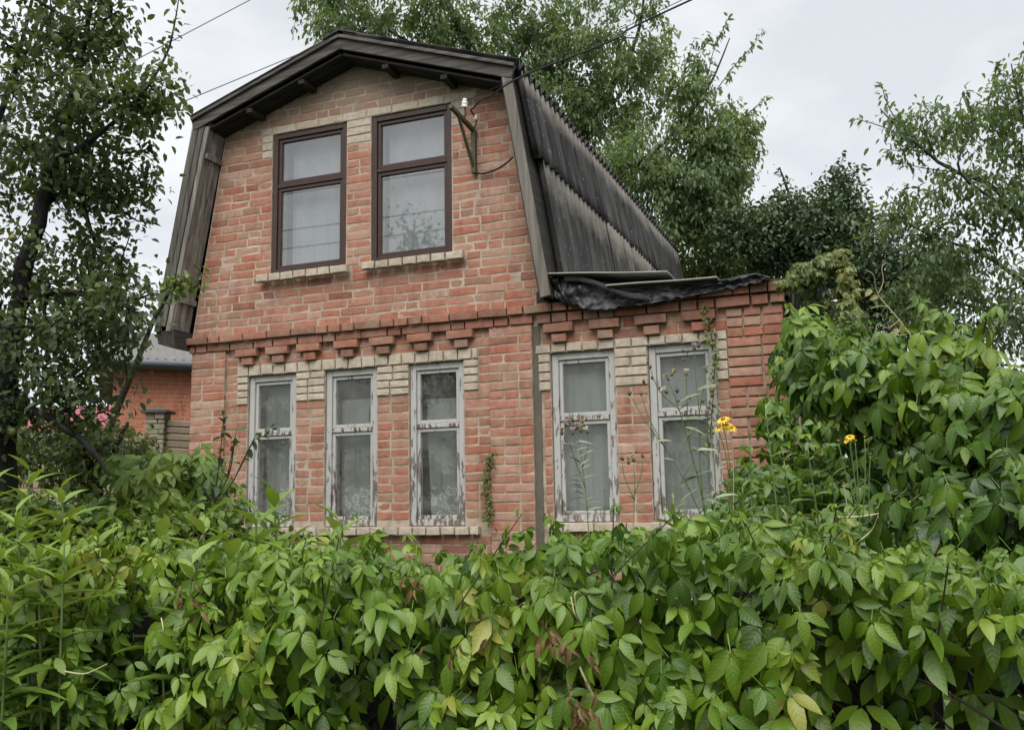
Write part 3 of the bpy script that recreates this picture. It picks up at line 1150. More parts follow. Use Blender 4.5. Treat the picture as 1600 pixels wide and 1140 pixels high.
def corr(name, a, b, ya, yb, lift, phase=0.0, pitch=0.135, amp=0.036, nseg=6, parent=None, th=0.007, jig=0.0):
    """a corrugated sheet from slope point a (x,z) down to b, between ya and yb along the ridge"""
    a, b = Vector((a[0], 0, a[1])), Vector((b[0], 0, b[1]))
    d = (b - a)
    nrm = Vector((-d.z, 0, d.x)).normalized()
    if nrm.z < 0:
        nrm = -nrm
    ny = max(8, int((yb - ya) / pitch * 8))
    rows_ = []
    for i in range(nseg + 1):
        t = i / nseg
        row = []
        for j in range(ny + 1):
            y = lerp(ya, yb, j / ny)
            p = a + d * t + nrm * (lift + amp * math.cos(2 * math.pi * (y - ya) / pitch + phase) + jig * (1 - t))
            row.append((p.x, y, p.z))
        rows_.append(row)
    n = len(rows_) * len(rows_[0])
    m = MB().grid(rows_)
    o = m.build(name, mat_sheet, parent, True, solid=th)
    at = o.data.attributes.new("along", "FLOAT", "POINT")
    at.data.foreach_set("value", [1 - (k // (ny + 1)) / nseg for k in range(n)])
    return o


seams_top = [-0.16, 0.80, 1.86, 2.93, 4.02, 5.10, 6.36]
seams_low = [0.0, 0.95, 1.98, 3.04, 4.08, 5.12, 6.36]
JT = (lerp(KR[0], BR[0], 0.36), lerp(KR[1], BR[1], 0.36))
JT2 = (lerp(KR[0], BR[0], 0.385), lerp(KR[1], BR[1], 0.385))
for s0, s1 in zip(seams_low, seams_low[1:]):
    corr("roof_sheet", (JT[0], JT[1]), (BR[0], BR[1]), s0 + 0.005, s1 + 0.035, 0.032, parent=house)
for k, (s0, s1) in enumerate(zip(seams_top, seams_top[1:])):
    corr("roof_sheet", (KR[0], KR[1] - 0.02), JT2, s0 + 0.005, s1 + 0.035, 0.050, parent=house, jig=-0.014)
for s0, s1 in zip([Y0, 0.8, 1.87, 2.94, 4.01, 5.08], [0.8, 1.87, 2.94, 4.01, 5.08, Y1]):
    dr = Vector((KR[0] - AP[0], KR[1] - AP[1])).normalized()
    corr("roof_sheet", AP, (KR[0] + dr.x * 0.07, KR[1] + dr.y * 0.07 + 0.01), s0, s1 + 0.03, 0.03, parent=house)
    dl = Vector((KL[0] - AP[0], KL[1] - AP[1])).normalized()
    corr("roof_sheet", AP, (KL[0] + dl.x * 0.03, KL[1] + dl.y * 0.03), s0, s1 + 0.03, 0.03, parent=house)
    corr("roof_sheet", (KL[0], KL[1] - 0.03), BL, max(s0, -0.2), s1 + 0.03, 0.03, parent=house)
# ridge capping
rd = MB()
rd.hexa([(AP[0] - 0.17, Y0 - 0.02, AP[1] + 0.005), (AP[0], Y0 - 0.02, AP[1] + 0.062), (AP[0], Y1, AP[1] + 0.062), (AP[0] - 0.17, Y1, AP[1] + 0.005),
         (AP[0] - 0.17, Y0 - 0.02, AP[1] + 0.02), (AP[0], Y0 - 0.02, AP[1] + 0.082), (AP[0], Y1, AP[1] + 0.082), (AP[0] - 0.17, Y1, AP[1] + 0.02)])
rd.hexa([(AP[0], Y0 - 0.021, AP[1] + 0.06), (AP[0] + 0.17, Y0 - 0.021, AP[1] + 0.0), (AP[0] + 0.17, Y1, AP[1] + 0.0), (AP[0], Y1, AP[1] + 0.06),
         (AP[0], Y0 - 0.021, AP[1] + 0.08), (AP[0] + 0.17, Y0 - 0.021, AP[1] + 0.015), (AP[0] + 0.17, Y1, AP[1] + 0.015), (AP[0], Y1, AP[1] + 0.08)])
rd.build("ridge_cap", mat_tarp, house)


# board deck under the sheets (also the ceiling of the attic), one plank band per slope
def slope_board(a, b, off0, off1, ya, yb):
    a, b = Vector((a[0], 0, a[1])), Vector((b[0], 0, b[1]))
    d = (b - a).normalized()
    nrm = Vector((-d.z, 0, d.x))
    mid = Vector((1.74, 0, 3.6))
    if (mid - a).dot(nrm) < 0:
        nrm = -nrm                     # points inwards
    p = [a + nrm * off0, b + nrm * off0, b + nrm * off1, a + nrm * off1]
    m = MB()
    m.hexa([(q.x, ya, q.z) for q in p] + [(q.x, yb, q.z) for q in p])
    return m


for a, b in ((KL, BL), (AP, KL), (AP, KR), (KR, BR)):
    slope_board(a, b, 0.012, 0.034, Y0 + 0.035, Y1 - 0.05).build("roof_deck", mat_wood_y, house)


# verge: bargeboards on the gable edge and planks lining the overhang
def barge(a, b, wid, ya, yb, mat, off=0.0, name="bargeboard"):
    slope_board(a, b, off, off + wid, ya, yb).build(name, mat, house, bevel=0.004)


barge((KL[0] + 0.02, KL[1]), BL, 0.062, Y0, Y0 + 0.03, mat_wood, -0.005)
barge((KL[0] + 0.02, KL[1]), (BL[0], BL[1] + 0.06), 0.058, Y0 + 0.008, Y0 + 0.036, mat_wood, 0.060)
barge((KL[0] + 0.01, KL[1] - 0.05), (BL[0], BL[1] + 0.02), 0.05, Y0 + 0.016, Y0 + 0.040, mat_wood_grey, 0.121)
barge(AP, (KL[0] - 0.02, KL[1] - 0.005), 0.115, Y0 - 0.004, Y0 + 0.026, mat_wood_x, -0.01)
barge(AP, (KR[0] + 0.05, KR[1] - 0.015), 0.115, Y0 - 0.002, Y0 + 0.028, mat_wood_x, -0.01)
barge((KR[0] + 0.005, KR[1] - 0.03), (BR[0] + 0.0, BR[1]), 0.085, Y0 + 0.003, Y0 + 0.033, mat_wood_r, 0.0)
barge(AP, (KL[0] - 0.01, KL[1] - 0.003), 0.03, Y0 - 0.03, Y0 - 0.005, mat_wood_x, -0.02, "verge_strip")
barge(AP, (KR[0] + 0.05, KR[1] - 0.015), 0.03, Y0 - 0.03, Y0 - 0.005, mat_wood_x, -0.02, "verge_strip")
n_s = 3
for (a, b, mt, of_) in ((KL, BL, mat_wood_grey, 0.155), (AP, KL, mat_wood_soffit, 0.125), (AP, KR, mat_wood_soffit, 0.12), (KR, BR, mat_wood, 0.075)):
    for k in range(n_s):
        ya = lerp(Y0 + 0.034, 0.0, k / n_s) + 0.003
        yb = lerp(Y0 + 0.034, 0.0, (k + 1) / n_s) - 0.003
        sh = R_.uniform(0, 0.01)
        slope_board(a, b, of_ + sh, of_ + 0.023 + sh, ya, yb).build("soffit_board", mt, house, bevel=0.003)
# battens nailed across the lining
for t in (0.16, 0.84):
    p = Vector((lerp(KL[0], BL[0], t), 0, lerp(KL[1], BL[1], t)))
    d = (Vector((BL[0], 0, BL[1])) - Vector((KL[0], 0, KL[1]))).normalized()
    nr = Vector((-d.z, 0, d.x))
    nr = nr if nr.x > 0 else -nr
    q = p + nr * 0.196
    MB().beam((q.x, Y0 + 0.04, q.z), (q.x, -0.004, q.z), 0.05, 0.024, (nr.x, 0, nr.z)).build("batten", mat_wood_grey, house, bevel=0.003)
for t in (0.27, 0.62):
    for a, b in ((AP, KL), (AP, KR)):
        px, pz = lerp(a[0], b[0], t), lerp(a[1], b[1], t)
        MB().box(px - 0.03, px + 0.03, Y0 + 0.04, -0.004, pz - 0.205, pz - 0.165).build("batten", mat_wood_y, house)
# eaves box on the left
eb = MB()
eb.box(-0.27, 0.30, -0.03, -0.012, 4.93, 4.94) if False else None
eb.hexa([(-0.02, -0.24, 2.66), (-0.02, 6.0, 2.66), (-0.22, 6.0, 2.72), (-0.22, -0.24, 2.72),
         (-0.045, -0.24, 2.85), (-0.045, 6.0, 2.85), (-0.25, 6.0, 2.835), (-0.25, -0.24, 2.835)])
eb.build("eaves_box", mat_wood_y, house)

# annex roof: sloping deck, two old sheets and a black tarp
dk = MB()
dk.hexa([(3.50, -0.03, 2.803), (5.50, -0.03, 2.803), (5.50, 6.1, 2.74), (3.50, 6.1, 2.80),
         (3.50, -0.03, 2.90), (5.50, -0.03, 2.818), (5.50, 6.1, 2.76), (3.50, 6.1, 2.86)])
dk.build("annex_roof", mat_wood_y, house)


def flat_sheet(a, b, depth, drop, th=0.009):
    m = MB()
    ax, az = a
    bx, bz = b
    n = 14
    r0, r1 = [], []
    for i in range(n + 1):
        t = i / n
        r0.append((lerp(ax, bx, t), -0.21, lerp(az, bz, t) + 0.002 * math.sin(t * 7)))
        r1.append((lerp(ax, bx, t), -0.21 + depth, lerp(az, bz, t) - drop))
    return m.grid([r0, r1]).build("annex_roof_sheet", mat_slate, house, solid=th)


flat_sheet((3.665, 3.004), (4.634, 2.918), 1.7, 0.02)
flat_sheet((4.143, 2.858), (5.006, 2.836), 1.7, -0.02)
MB().box(3.70, 4.62, 0.02, 0.05, 2.88, 2.925).build("wall_plate", mat_wood_y, house)

tarp_pts = [(866, 464), (880, 474), (900, 478), (925, 486), (955, 483), (990, 478), (1025, 474), (1060, 466), (1095, 460), (1130, 452), (1160, 447), (1185, 441), (1203, 436)]
tarp_top = [(862, 432), (880, 431), (900, 431), (925, 434), (955, 440), (990, 444), (1025, 441), (1060, 438), (1095, 436), (1130, 437), (1160, 430), (1180, 427), (1204, 433)]
rows_ = []
for i in range(17):
    t = i / 16
    row = []
    for j in range(len(tarp_pts) * 9 - 8):
        s = j / 9
        k = min(int(s), len(tarp_pts) - 2)
        w_ = s - k
        bu, bv = lerp(tarp_pts[k][0], tarp_pts[k + 1][0], w_), lerp(tarp_pts[k][1], tarp_pts[k + 1][1], w_)
        tu, tv = lerp(tarp_top[k][0], tarp_top[k + 1][0], w_), lerp(tarp_top[k][1], tarp_top[k + 1][1], w_)
        yy = -0.12 - 0.05 * noise.noise(Vector((s * 0.9, t * 1.6, 3.3))) - 0.035 * abs(noise.noise(Vector((s * 2.6 + t * 2, t * 3.0, 8.8)))) - 0.02 * abs(noise.noise(Vector((s * 5.5 - t * 5, t * 7.0, 2.8)))) + 0.03 * t * (1 - t)
        if t == 0:
            yy = 0.0
        row.append(tuple(PY(lerp(tu, bu, t), lerp(tv, bv, t) + t * 5 * noise.noise(Vector((s * 3.1, 0, 1))), yy)))
    rows_.append(row)
tp = MB().grid(rows_).build("tarp", mat_tarp, None, True, solid=0.003, loc=(4.5, -0.1, 2.8))
tag(tp, "crumpled black plastic tarp drooping over the annex cornice", "tarp")
fold = [[tuple(PY(u, v, -0.17 - dy)) for u, v in ((876, 433), (905, 434), (930, 443), (955, 456), (985, 462), (1015, 463))] for dy in (0.0, 0.02)]
fold2 = [[tuple(PY(u, v + h + 2 * noise.noise(Vector((u * 0.05, h, 0))), -0.165 - 0.025 * abs(noise.noise(Vector((u * 0.03, h * 0.3, 5)))))) for u, v in ((882, 431), (905, 431), (930, 438), (955, 449), (985, 458), (1015, 461))] for h in (0, 2, 5, 9)]
tag(MB().grid(fold2).build("tarp_flap", simple("grey_film", (0.035, 0.035, 0.034), 0.7, 0.7, 14, 0.8), None, True, solid=0.003, loc=(4.2, -0.17, 2.85)),
    "twisted grey strip of film hanging under the annex roof sheet", "tarp")

# ---- bracket with insulators, cables
br = thing("insulator_bracket", "rusty steel bracket with porcelain insulators beside the upper window", "bracket", (2.956, -0.01, 4.0))
MB().box(2.935, 2.975, -0.055, -0.012, 4.0, 4.40).build("post", mat_metal, br, bevel=0.003)
tipb = PY(704, 166, -0.42)
MB().beam((2.955, -0.02, 4.385), tuple(tipb), 0.032, 0.032, (0, 0, 1)).build("arm", mat_metal, br)
mid = np.array((2.955, -0.02, 4.385)) * 0.30 + tipb * 0.70
MB().beam((2.955, -0.03, 4.03), tuple(mid), 0.022, 0.022, (0, 0, 1)).build("brace", mat_metal, br)
i1 = np.array((2.955, -0.02, 4.385)) * 0.55 + tipb * 0.45
for q, (pb, uv) in enumerate(((i1, (726, 163)), (np.array((2.965, -0.05, 4.40)), (744, 182)))):
    top = PY(uv[0], uv[1], pb[1] - 0.03)
    pin = MB().tube([tuple(pb), tuple(pb * 0.5 + top * 0.5 + np.array((0.01, 0, -0.015))), tuple(top)], 0.007, 6).build("pin", mat_metal, br)
    m = MB()
    ax = Vector(top - pb).normalized()
    prof = [(0.0, 0.026), (0.018, 0.030), (0.022, 0.022), (0.036, 0.027), (0.05, 0.026), (0.056, 0.016), (0.066, 0.022), (0.078, 0.014)] if q == 0 else [(0.0, 0.018), (0.012, 0.022), (0.02, 0.012), (0.03, 0.016), (0.04, 0.006)]
    m.tube([tuple(Vector(top) + ax * (s - 0.03)) for s, _ in prof], [r for _, r in prof], 12)
    m.build("insulator", mat_porcelain, br, True)


def cable(name, pts, r, mat, label, sag=0.0, n=24, group=None):
    pts = [Vector(p) for p in pts]
    if len(pts) == 2:
        a, b = pts
        pts = [a.lerp(b, i / n) - Vector((0, 0, sag * 4 * (i / n) * (1 - i / n))) for i in range(n + 1)]
    o = MB().tube([tuple(p - pts[0]) for p in pts], r, 6).build(name, mat, None, True)
    o.location = pts[0]
    return tag(o, label, "cable", group)


def smooth_pts(pts, n=6):
    pts = [Vector(p) for p in pts]
    o = []
    for i in range(len(pts) - 1):
        p0, p1, p2, p3 = pts[max(i - 1, 0)], pts[i], pts[i + 1], pts[min(i + 2, len(pts) - 1)]
        for k in range(n):
            t = k / n
            o.append(0.5 * ((2 * p1) + (p2 - p0) * t + (2 * p0 - 5 * p1 + 4 * p2 - p3) * t * t + (3 * p1 - p0 - 3 * p2 + p3) * t ** 3))
    o.append(pts[-1])
    return o


POLE_R = (14.6, -3.2, GZ)
pt_b = Vector(P(1080, 0, 6.75))
a0 = Vector(PY(748, 176, -0.2))
a1 = Vector(PY(741, 168, -0.22))
a2 = Vector(PY(764, 152, -0.28))
polet = Vector((POLE_R[0], POLE_R[1], 6.0))
cable("service_cable", smooth_pts([PY(741, 181, -0.1), PY(736, 172, -0.15), a1, Vector(PY(750, 157, -0.24)), a2, Vector(P(815, 120, 7.45)), Vector(P(960, 62, 7.0)), pt_b, pt_b.lerp(polet, 0.5) - Vector((0, 0, 0.12)), polet]),
      0.0075, mat_black, "thick black service cable running from the bracket up past the roof")
cable("service_wire", smooth_pts([PY(728, 158, -0.2), Vector(P(1058, 4, 6.8)), pt_b.lerp(polet, 0.5) + Vector((0, 0, 0.1)), polet + Vector((0, 0, 0.2))]), 0.003, mat_black,
      "thin wire strung beside the thick service cable above the roof")
cable("wall_cable", smooth_pts([PY(741, 270, -0.03), PY(755, 271, -0.03), PY(775, 265, -0.04), PY(790, 256, -0.08), PY(801, 246, -0.2)]), 0.0085, mat_black,
      "short black cable curving from bracket foot to the gable edge")
pw = MB().tube([POLE_R, (POLE_R[0], POLE_R[1], 6.3)], [0.13, 0.09], 10).build("utility_pole", mat_trunk, None, True)
tag(pw, "timber utility pole standing beyond the annex and carrying the service cable", "pole")
for q, (a, b) in enumerate((((-150, 279, 15.5), (500, -60, 22)), ((-150, 335, 15.5), (700, -15, 23)))):
    A, B = Vector(P(*a)), Vector(P(*b))
    cable("overhead_wire", [A + (A - B) * 0.6, B + (B - A) * 0.6], 0.011, mat_wire,
          ("upper overhead wire crossing the sky between tree and gable", "lower overhead wire passing behind the gable peak")[q], 0.05, 30, "overhead wires behind the house")

# ------------------------------------------------------------------ neighbouring house, fence, far roof
nh = thing("neighbour_house", "orange brick neighbour house with grey slate roof beyond the apple tree", "house", (-5, 8, GZ))
A = P(178, 575, 17.0)
B = P(300, 578, 17.5)
dv = Vector(((B - A)[0], (B - A)[1], 0)).normalized()
nv = Vector((-dv.y, dv.x, 0))
nh_w, nh_d, eave = 9.0, 6.0, A[2]
nrot = math.atan2(dv.y, dv.x)


def NP(x, y, z):
    p = Vector((A[0], A[1], 0)) + dv * x + nv * y
    return (p.x, p.y, z)


m = MB()
m.hexa([NP(0, 0, GZ), NP(nh_w, 0, GZ), NP(nh_w, nh_d, GZ), NP(0, nh_d, GZ), NP(0, 0, eave + 0.02), NP(nh_w, 0, eave + 0.02), NP(nh_w, nh_d, eave + 0.02), NP(0, nh_d, eave + 0.02)])
nw = m.build("wall", simple("orange_mortar", (0.46, 0.27, 0.19), 0.95, 0.2, 8, 0.3), nh)
LAID = []
lay(0.0, 4.2, eave, eave - 2.2, 0.0, 71)
nb = []
for b in LAID:
    c = NP(b[1][0], b[1][1] - 0.004, b[1][2])
    nb.append((b[0], c, b[2], b[3], nrot, 0, mat_far_brick))
join_bricks(nb, nw, mat_far_brick)
rows_ = []
for i in range(13):
    t = i / 12
    rows_.append([NP(-0.35 + j * 0.05, -0.4 + 3.4 * t, eave + 0.12 + 1.05 * t + 0.022 * math.cos(j * 0.05 / 0.15 * 2 * math.pi)) for j in range(int((nh_w + 0.7) / 0.05))])
m = MB().grid(rows_)
m.build("roof", mat_far_roof, nh, True, solid=0.01)
MB().grid([[NP(-0.35, 3.0, eave + 1.17), NP(nh_w + 0.35, 3.0, eave + 1.17)], [NP(-0.35, nh_d + 0.4, eave + 0.1), NP(nh_w + 0.35, nh_d + 0.4, eave + 0.1)]]).build("roof", mat_far_roof, nh, solid=0.01)
m = MB()
for x0 in (0, nh_w):
    m.v += [NP(x0, 0, eave + 0.021), NP(x0, nh_d, eave + 0.021), NP(x0, 3.0, eave + 1.1)]
    m.f.append((len(m.v) - 3, len(m.v) - 2, len(m.v) - 1))
m.build("gable", mat_far_brick, nh)
m = MB()
m.hexa([NP(-0.3, -0.38, eave - 0.02), NP(nh_w, -0.38, eave - 0.02), NP(nh_w, -0.002, eave - 0.02), NP(-0.3, -0.002, eave - 0.02),
        NP(-0.3, -0.38, eave + 0.085), NP(nh_w, -0.38, eave + 0.085), NP(nh_w, -0.002, eave + 0.085), NP(-0.3, -0.002, eave + 0.085)])
m.build("fascia", mat_gutter, nh)
MB().tube([NP(-0.4, -0.46, eave + 0.06), NP(nh_w, -0.46, eave + 0.05)], 0.06, 8).build("gutter", mat_gutter, nh, True)

sf = thing("stone_fence", "tan stacked stone fence with capped pillar below the neighbour wall", "fence", (-1.4, 1.2, GZ))
pa = P(241, 650, 10.4)
for side_, (ua, ub, va, vb) in enumerate(((226, 257, 645, 700),)):
    a, b = P(ua, va, 10.4), P(ub, va, 10.4)
    bot = P(ua, 760, 10.4)[2]
    wv = Vector(b - a)
    wv.z = 0
    wd = wv.length
    wv.normalize()
    dn = Vector((-wv.y, wv.x, 0))
    zz_ = a[2]
    k = 0
    while zz_ > 0.3:
        h = R_.uniform(0.045, 0.075)
        x = 0.0
        while x < wd - 0.02:
            ln = min(R_.uniform(0.1, 0.24), wd - x)
            if wd - x - ln < 0.05:
                ln = wd - x
            m = MB()
            o_ = Vector(a) + wv * x
            pr = R_.uniform(-0.012, 0.012)
            e = 0.004
            q = [o_ + wv * e + dn * pr, o_ + wv * (ln - e) + dn * (pr + R_.uniform(-0.008, 0.008)), o_ + wv * (ln - e) + dn * wd, o_ + wv * e + dn * wd]
            m.hexa([(p.x, p.y, zz_ - h + 0.005) for p in q] + [(p.x, p.y, zz_) for p in q])
            m.build("stone_block", mat_stone, sf, bevel=0.006)
            x += ln
        zz_ -= h
    c = Vector(a) + wv * wd / 2 + dn * wd / 2
    m = MB()
    r_ = wd * 0.66
    top = (c.x, c.y, a[2] + 0.075)
    sq = [c - wv * r_ - dn * r_, c + wv * r_ - dn * r_, c + wv * r_ + dn * r_, c - wv * r_ + dn * r_]
    m.v = [(p.x, p.y, a[2] + 0.002) for p in sq] + [(p.x, p.y, a[2] + 0.03) for p in sq] + [top]
    m.f = [(3, 2, 1, 0), (0, 1, 5, 4), (1, 2, 6, 5), (2, 3, 7, 6), (3, 0, 4, 7), (4, 5, 8), (5, 6, 8), (6, 7, 8), (7, 4, 8)]
    m.build("pillar_cap", mat_cap, sf)
    # panels either side of the pillar, running back towards the house and left
    for (s, L_, dz, dirv) in ((wd, 2.2, -0.07, (wv + dn * 0.35).normalized()), (0.0, -2.6, -0.24, (wv + dn * 0.1).normalized())):
        o0 = Vector(a) + wv * s + dn * wd * 0.4
        zz_ = a[2] + dz
        n2 = Vector((-dirv.y, dirv.x, 0))
        while zz_ > 0.5:
            h = R_.uniform(0.07, 0.10)
            x = 0.0
            while x < abs(L_):
                ln = min(R_.uniform(0.25, 0.6), abs(L_) - x + 0.001)
                sg = 1 if L_ > 0 else -1
                p0 = o0 + dirv * sg * x + n2 * R_.uniform(-0.012, 0.012)
                p1 = o0 + dirv * sg * (x + ln - 0.012) + n2 * R_.uniform(-0.012, 0.012)
                q = [p0, p1, p1 + n2 * 0.1, p0 + n2 * 0.1]
                m = MB()
                sl = -0.05 * sg
                m.hexa([(p.x, p.y, zz_ - h + 0.012 + sl * (x if i in (0, 3) else x + ln)) for i, p in enumerate(q)] + [(p.x, p.y, zz_ + sl * (x if i in (0, 3) else x + ln)) for i, p in enumerate(q)])
                m.build("stone_block", mat_stone, sf, bevel=0.008)
                x += ln
            zz_ -= h

fr_ = thing("far_house", "distant house with raspberry red metal roof behind the apple tree", "house", tuple(P(80, 700, 26)))
c = Vector(P(75, 690, 26))
MB().box(c.x - 3.2, c.x + 1.6, c.y, c.y + 4, GZ, c.z).build("wall", mat_far_brick, fr_)
m = MB()
m.v = [(c.x - 3.6, c.y - 0.4, c.z - 0.05), (c.x + 2.0, c.y - 0.4, c.z - 0.05), (c.x + 2.0, c.y + 2, c.z + 1.15), (c.x - 3.6, c.y + 2, c.z + 1.15), (c.x - 3.6, c.y + 4.4, c.z - 0.05), (c.x + 2.0, c.y + 4.4, c.z - 0.05)]
m.f = [(0, 1, 2, 3), (3, 2, 5, 4), (0, 3, 4), (1, 5, 2)]
m.build("roof", mat_pink, fr_)


# ------------------------------------------------------------------ trees
def tree(name, label, cat, limbs, clumps, shoots, leaf, mat, size, dens, bark=mat_trunk, twig_leaves=11, droop=0.5, seed=1,
         spread=0.16, tone0=0.45, group=None, tipr=0.0035, pick=0, stuff_name="leaves", base=None, rmin=0.0):
    """limbs: polylines of (point, radius); clumps: (centre, radii, n twigs); shoots: polylines carrying leaves along them"""
    global NR
    NR = np.random.RandomState(seed)
    rr = random.Random(seed)
    root = thing(name, label, cat, base if base is not None else tuple(limbs[0][0][0]), group)
    N, PAR, RAD = [], [], []

    def add(p, par, r=0.0):
        N.append(np.array(p, float))
        PAR.append(par)
        RAD.append(r)
        return len(N) - 1

    for pl in limbs:
        pts = smooth_pts([p for p, r in pl], 5)
        rs = np.interp(np.linspace(0, len(pl) - 1, len(pts)), range(len(pl)), [r for p, r in pl])
        par = -1
        if N:
            d = np.linalg.norm(np.array(N) - np.array(pts[0]), axis=1)
            if d.min() < 0.3:
                par = int(d.argmin())
        for p, r in zip(pts, rs):
            par = add(np.array(p) + NR.normal(size=3) * r * 0.15, par, r)
    att = []
    for c, rad, n in clumps:
        c, rad = np.array(c), np.array(rad)
        for _ in range(n):
            d = unit(1)[0] * (NR.rand() ** 0.45)
            att.append(c + d * rad)
    att = np.array(att) if att else np.zeros((0, 3))
    A_ = np.array(N)
    dist = np.array([np.min(np.linalg.norm(A_ - p, axis=1)) for p in att]) if len(att) else np.zeros(0)
    buf = np.zeros((len(N) + len(att) * 4 + 10, 3))
    buf[:len(N)] = A_
    tips = []
    for i in np.argsort(dist):
        p = att[i]
        cur = buf[:len(N)]
        d = np.linalg.norm(cur - p, axis=1)
        j = int(d.argmin())
        q = cur[j]
        n = 2 if d[j] < 0.5 else 3 if d[j] < 1.2 else 4
        par = j
        side_ = unit(1)[0] * d[j] * 0.10
        for k in range(1, n + 1):
            t = k / n
            x = q + (p - q) * t + side_ * math.sin(math.pi * t) + np.array((0, 0, -0.10 * d[j])) * math.sin(math.pi * t)
            par = add(x, par)
            buf[par] = x
        tips.append((par, p - q))
    # pipe model radii
    R2 = np.zeros(len(N))
    for i in range(len(N) - 1, -1, -1):
        own = max(R2[i], tipr ** 2.3)
        if PAR[i] >= 0:
            R2[PAR[i]] += own
        R2[i] = own
    rad = np.maximum(np.minimum(R2 ** (1 / 2.3), 0.06), np.array(RAD))
    # branch mesh
    nodes = np.array(N)
    par = np.array(PAR)
    idx = np.where(par >= 0)[0]
    a, b = nodes[par[idx]], nodes[idx]
    ra, rb = np.minimum(rad[par[idx]], rad[idx] * 1.35 + 0.002), rad[idx]
    d = b - a
    ln = np.linalg.norm(d, axis=1, keepdims=True) + 1e-9
    d = d / ln
    ref = np.where(np.abs(d[:, 2:3]) < 0.9, np.array([[0, 0, 1.0]]), np.array([[1.0, 0, 0]]))
    s = np.cross(d, ref)
    s /= np.linalg.norm(s, axis=1, keepdims=True)
    t = np.cross(d, s)
    K = 6
    V = []
    for base_, r_ in ((a, ra), (b + d * rb[:, None] * 0.3, rb)):
        for k in range(K):
            th = 2 * math.pi * k / K
            V.append(base_ + (s * math.cos(th) + t * math.sin(th)) * r_[:, None])
    V = np.stack(V, 1)
    nE = len(idx)
    fl = []
    for k in range(K):
        fl.append([k, (k + 1) % K, K + (k + 1) % K, K + k])
    fl = np.array(fl)
    F = (fl[None] + (np.arange(nE) * 2 * K)[:, None, None]).reshape(-1)
    off = np.array(root.location)
    for pl in shoots:
        pass
    me = fast_mesh("trunk", V.reshape(-1, 3) - off, F, np.full(nE * K, 4), bark)
    link(bpy.data.objects.new("trunk", me), root)
    # leaves on twigs
    locs, axs, nms = [], [], []
    for par_, dirv in tips:
        p = nodes[par_]
        g_ = nodes[PAR[par_]]
        dirv = (p - g_)
        L_ = np.linalg.norm(dirv) + 1e-6
        n = max(2, int(twig_leaves * rr.uniform(0.6, 1.4)))
        tt = NR.rand(n)
        seg = min(1.0, 0.45 / L_)
        base_ = p - dirv * seg * tt[:, None] + NR.normal(size=(n, 3)) * spread * 0.5
        out_ = dirv / L_ * 0.55 + unit(n) * 0.8 + np.array((0, 0, -droop))
        locs.append(base_)
        axs.append(out_)
        nms.append(unit(n) * 0.55 + np.array((0, 0, 0.8)))
    for pl, n in shoots:
        pts = smooth_pts(pl, 8)
        pa_ = np.array([tuple(q) for q in pts])
        tt = np.sort(NR.rand(n)) * (len(pa_) - 1.001)
        k = tt.astype(int)
        base_ = pa_[k] + (pa_[k + 1] - pa_[k]) * (tt - k)[:, None] + NR.normal(size=(n, 3)) * spread * 0.15
        tang = pa_[k + 1] - pa_[k]
        tang /= np.linalg.norm(tang, axis=1, keepdims=True) + 1e-9
        locs.append(base_)
        axs.append(tang * 0.5 + unit(n) * 0.8 + np.array((0, 0, -droop)))
        nms.append(unit(n) * 0.5 + np.array((0, 0, 0.8)))
        MB().tube([tuple(q) for q in pts], list(np.linspace(tipr * 2.4, tipr * 0.7, len(pts))), 5).build("twig", bark, root, True)
    locs, axs, nms = np.concatenate(locs), np.concatenate(axs), np.concatenate(nms)
    mats = frames(axs, nms) * (size * (0.65 + 0.6 * NR.rand(len(locs))))[:, None, None]
    cl = np.array([noise.noise(Vector(p) * 1.3) for p in locs])
    tone = np.clip(tone0 + 0.28 * cl + NR.normal(size=len(locs)) * 0.13, 0, 1)
    if pick:
        dd = locs - CAM
        zz2 = dd @ _f
        uu, vv_ = 800 + FPX * (dd @ _R) / zz2, 570 - FPX * (dd @ _U) / zz2
        ok = (uu > 0) & (uu < 1600) & (vv_ > 0) & (vv_ < 1140)
        score = np.where(ok, mats[:, 1, 1] * 0 + np.linalg.norm(mats[:, :, 1], axis=1) / zz2, 0)
        sel = np.argsort(-score)[:pick]
        solo_leaves(root, leaf if not isinstance(leaf, list) else leaf, mats[sel], locs[sel], mat, tone[sel])
        keep = np.ones(len(locs), bool)
        keep[sel] = False
        locs, mats, tone = locs[keep], mats[keep], tone[keep]
    if len(locs):
        o = leaf_cloud(stuff_name, [(leaf, mats, locs, tone)], mat, root)
        o["kind"] = "stuff"
    return root


def solo_leaves(root, tmpl, mats, locs, mat, tone, name="leaf"):
    """the leaves that can be told apart, each an object, sharing a few meshes by tone"""
    tmpls = tmpl if isinstance(tmpl, list) else [tmpl]
    cache = {}
    for i in range(len(locs)):
        b = int(np.clip(tone[i] * 6, 0, 5))
        k = (i % len(tmpls), b)
        if k not in cache:
            tv, tf, tu = tmpls[k[0]]
            cache[k] = fast_mesh(name, tv, np.concatenate([np.array(f) for f in tf]), np.array([len(f) for f in tf]), mat,
                                 np.full(len(tf), (b + 0.5) / 6), True, tu)
        o = bpy.data.objects.new(name, cache[k])
        m4 = Matrix(mats[i].tolist()).to_4x4()
        o.matrix_basis = Matrix.Translation(Vector(locs[i]) - root.location) @ m4
        link(o, root)


def C(u, v, d, ru, rv, rd, n):
    """a clump of the crown: centre on the photograph, radii in photo pixels (and metres in depth)"""
    k = d / FPX
    ang = YAW
    return (P(u, v, d), (ru * k * 0.95 + 0.1, rd, rv * k), n)


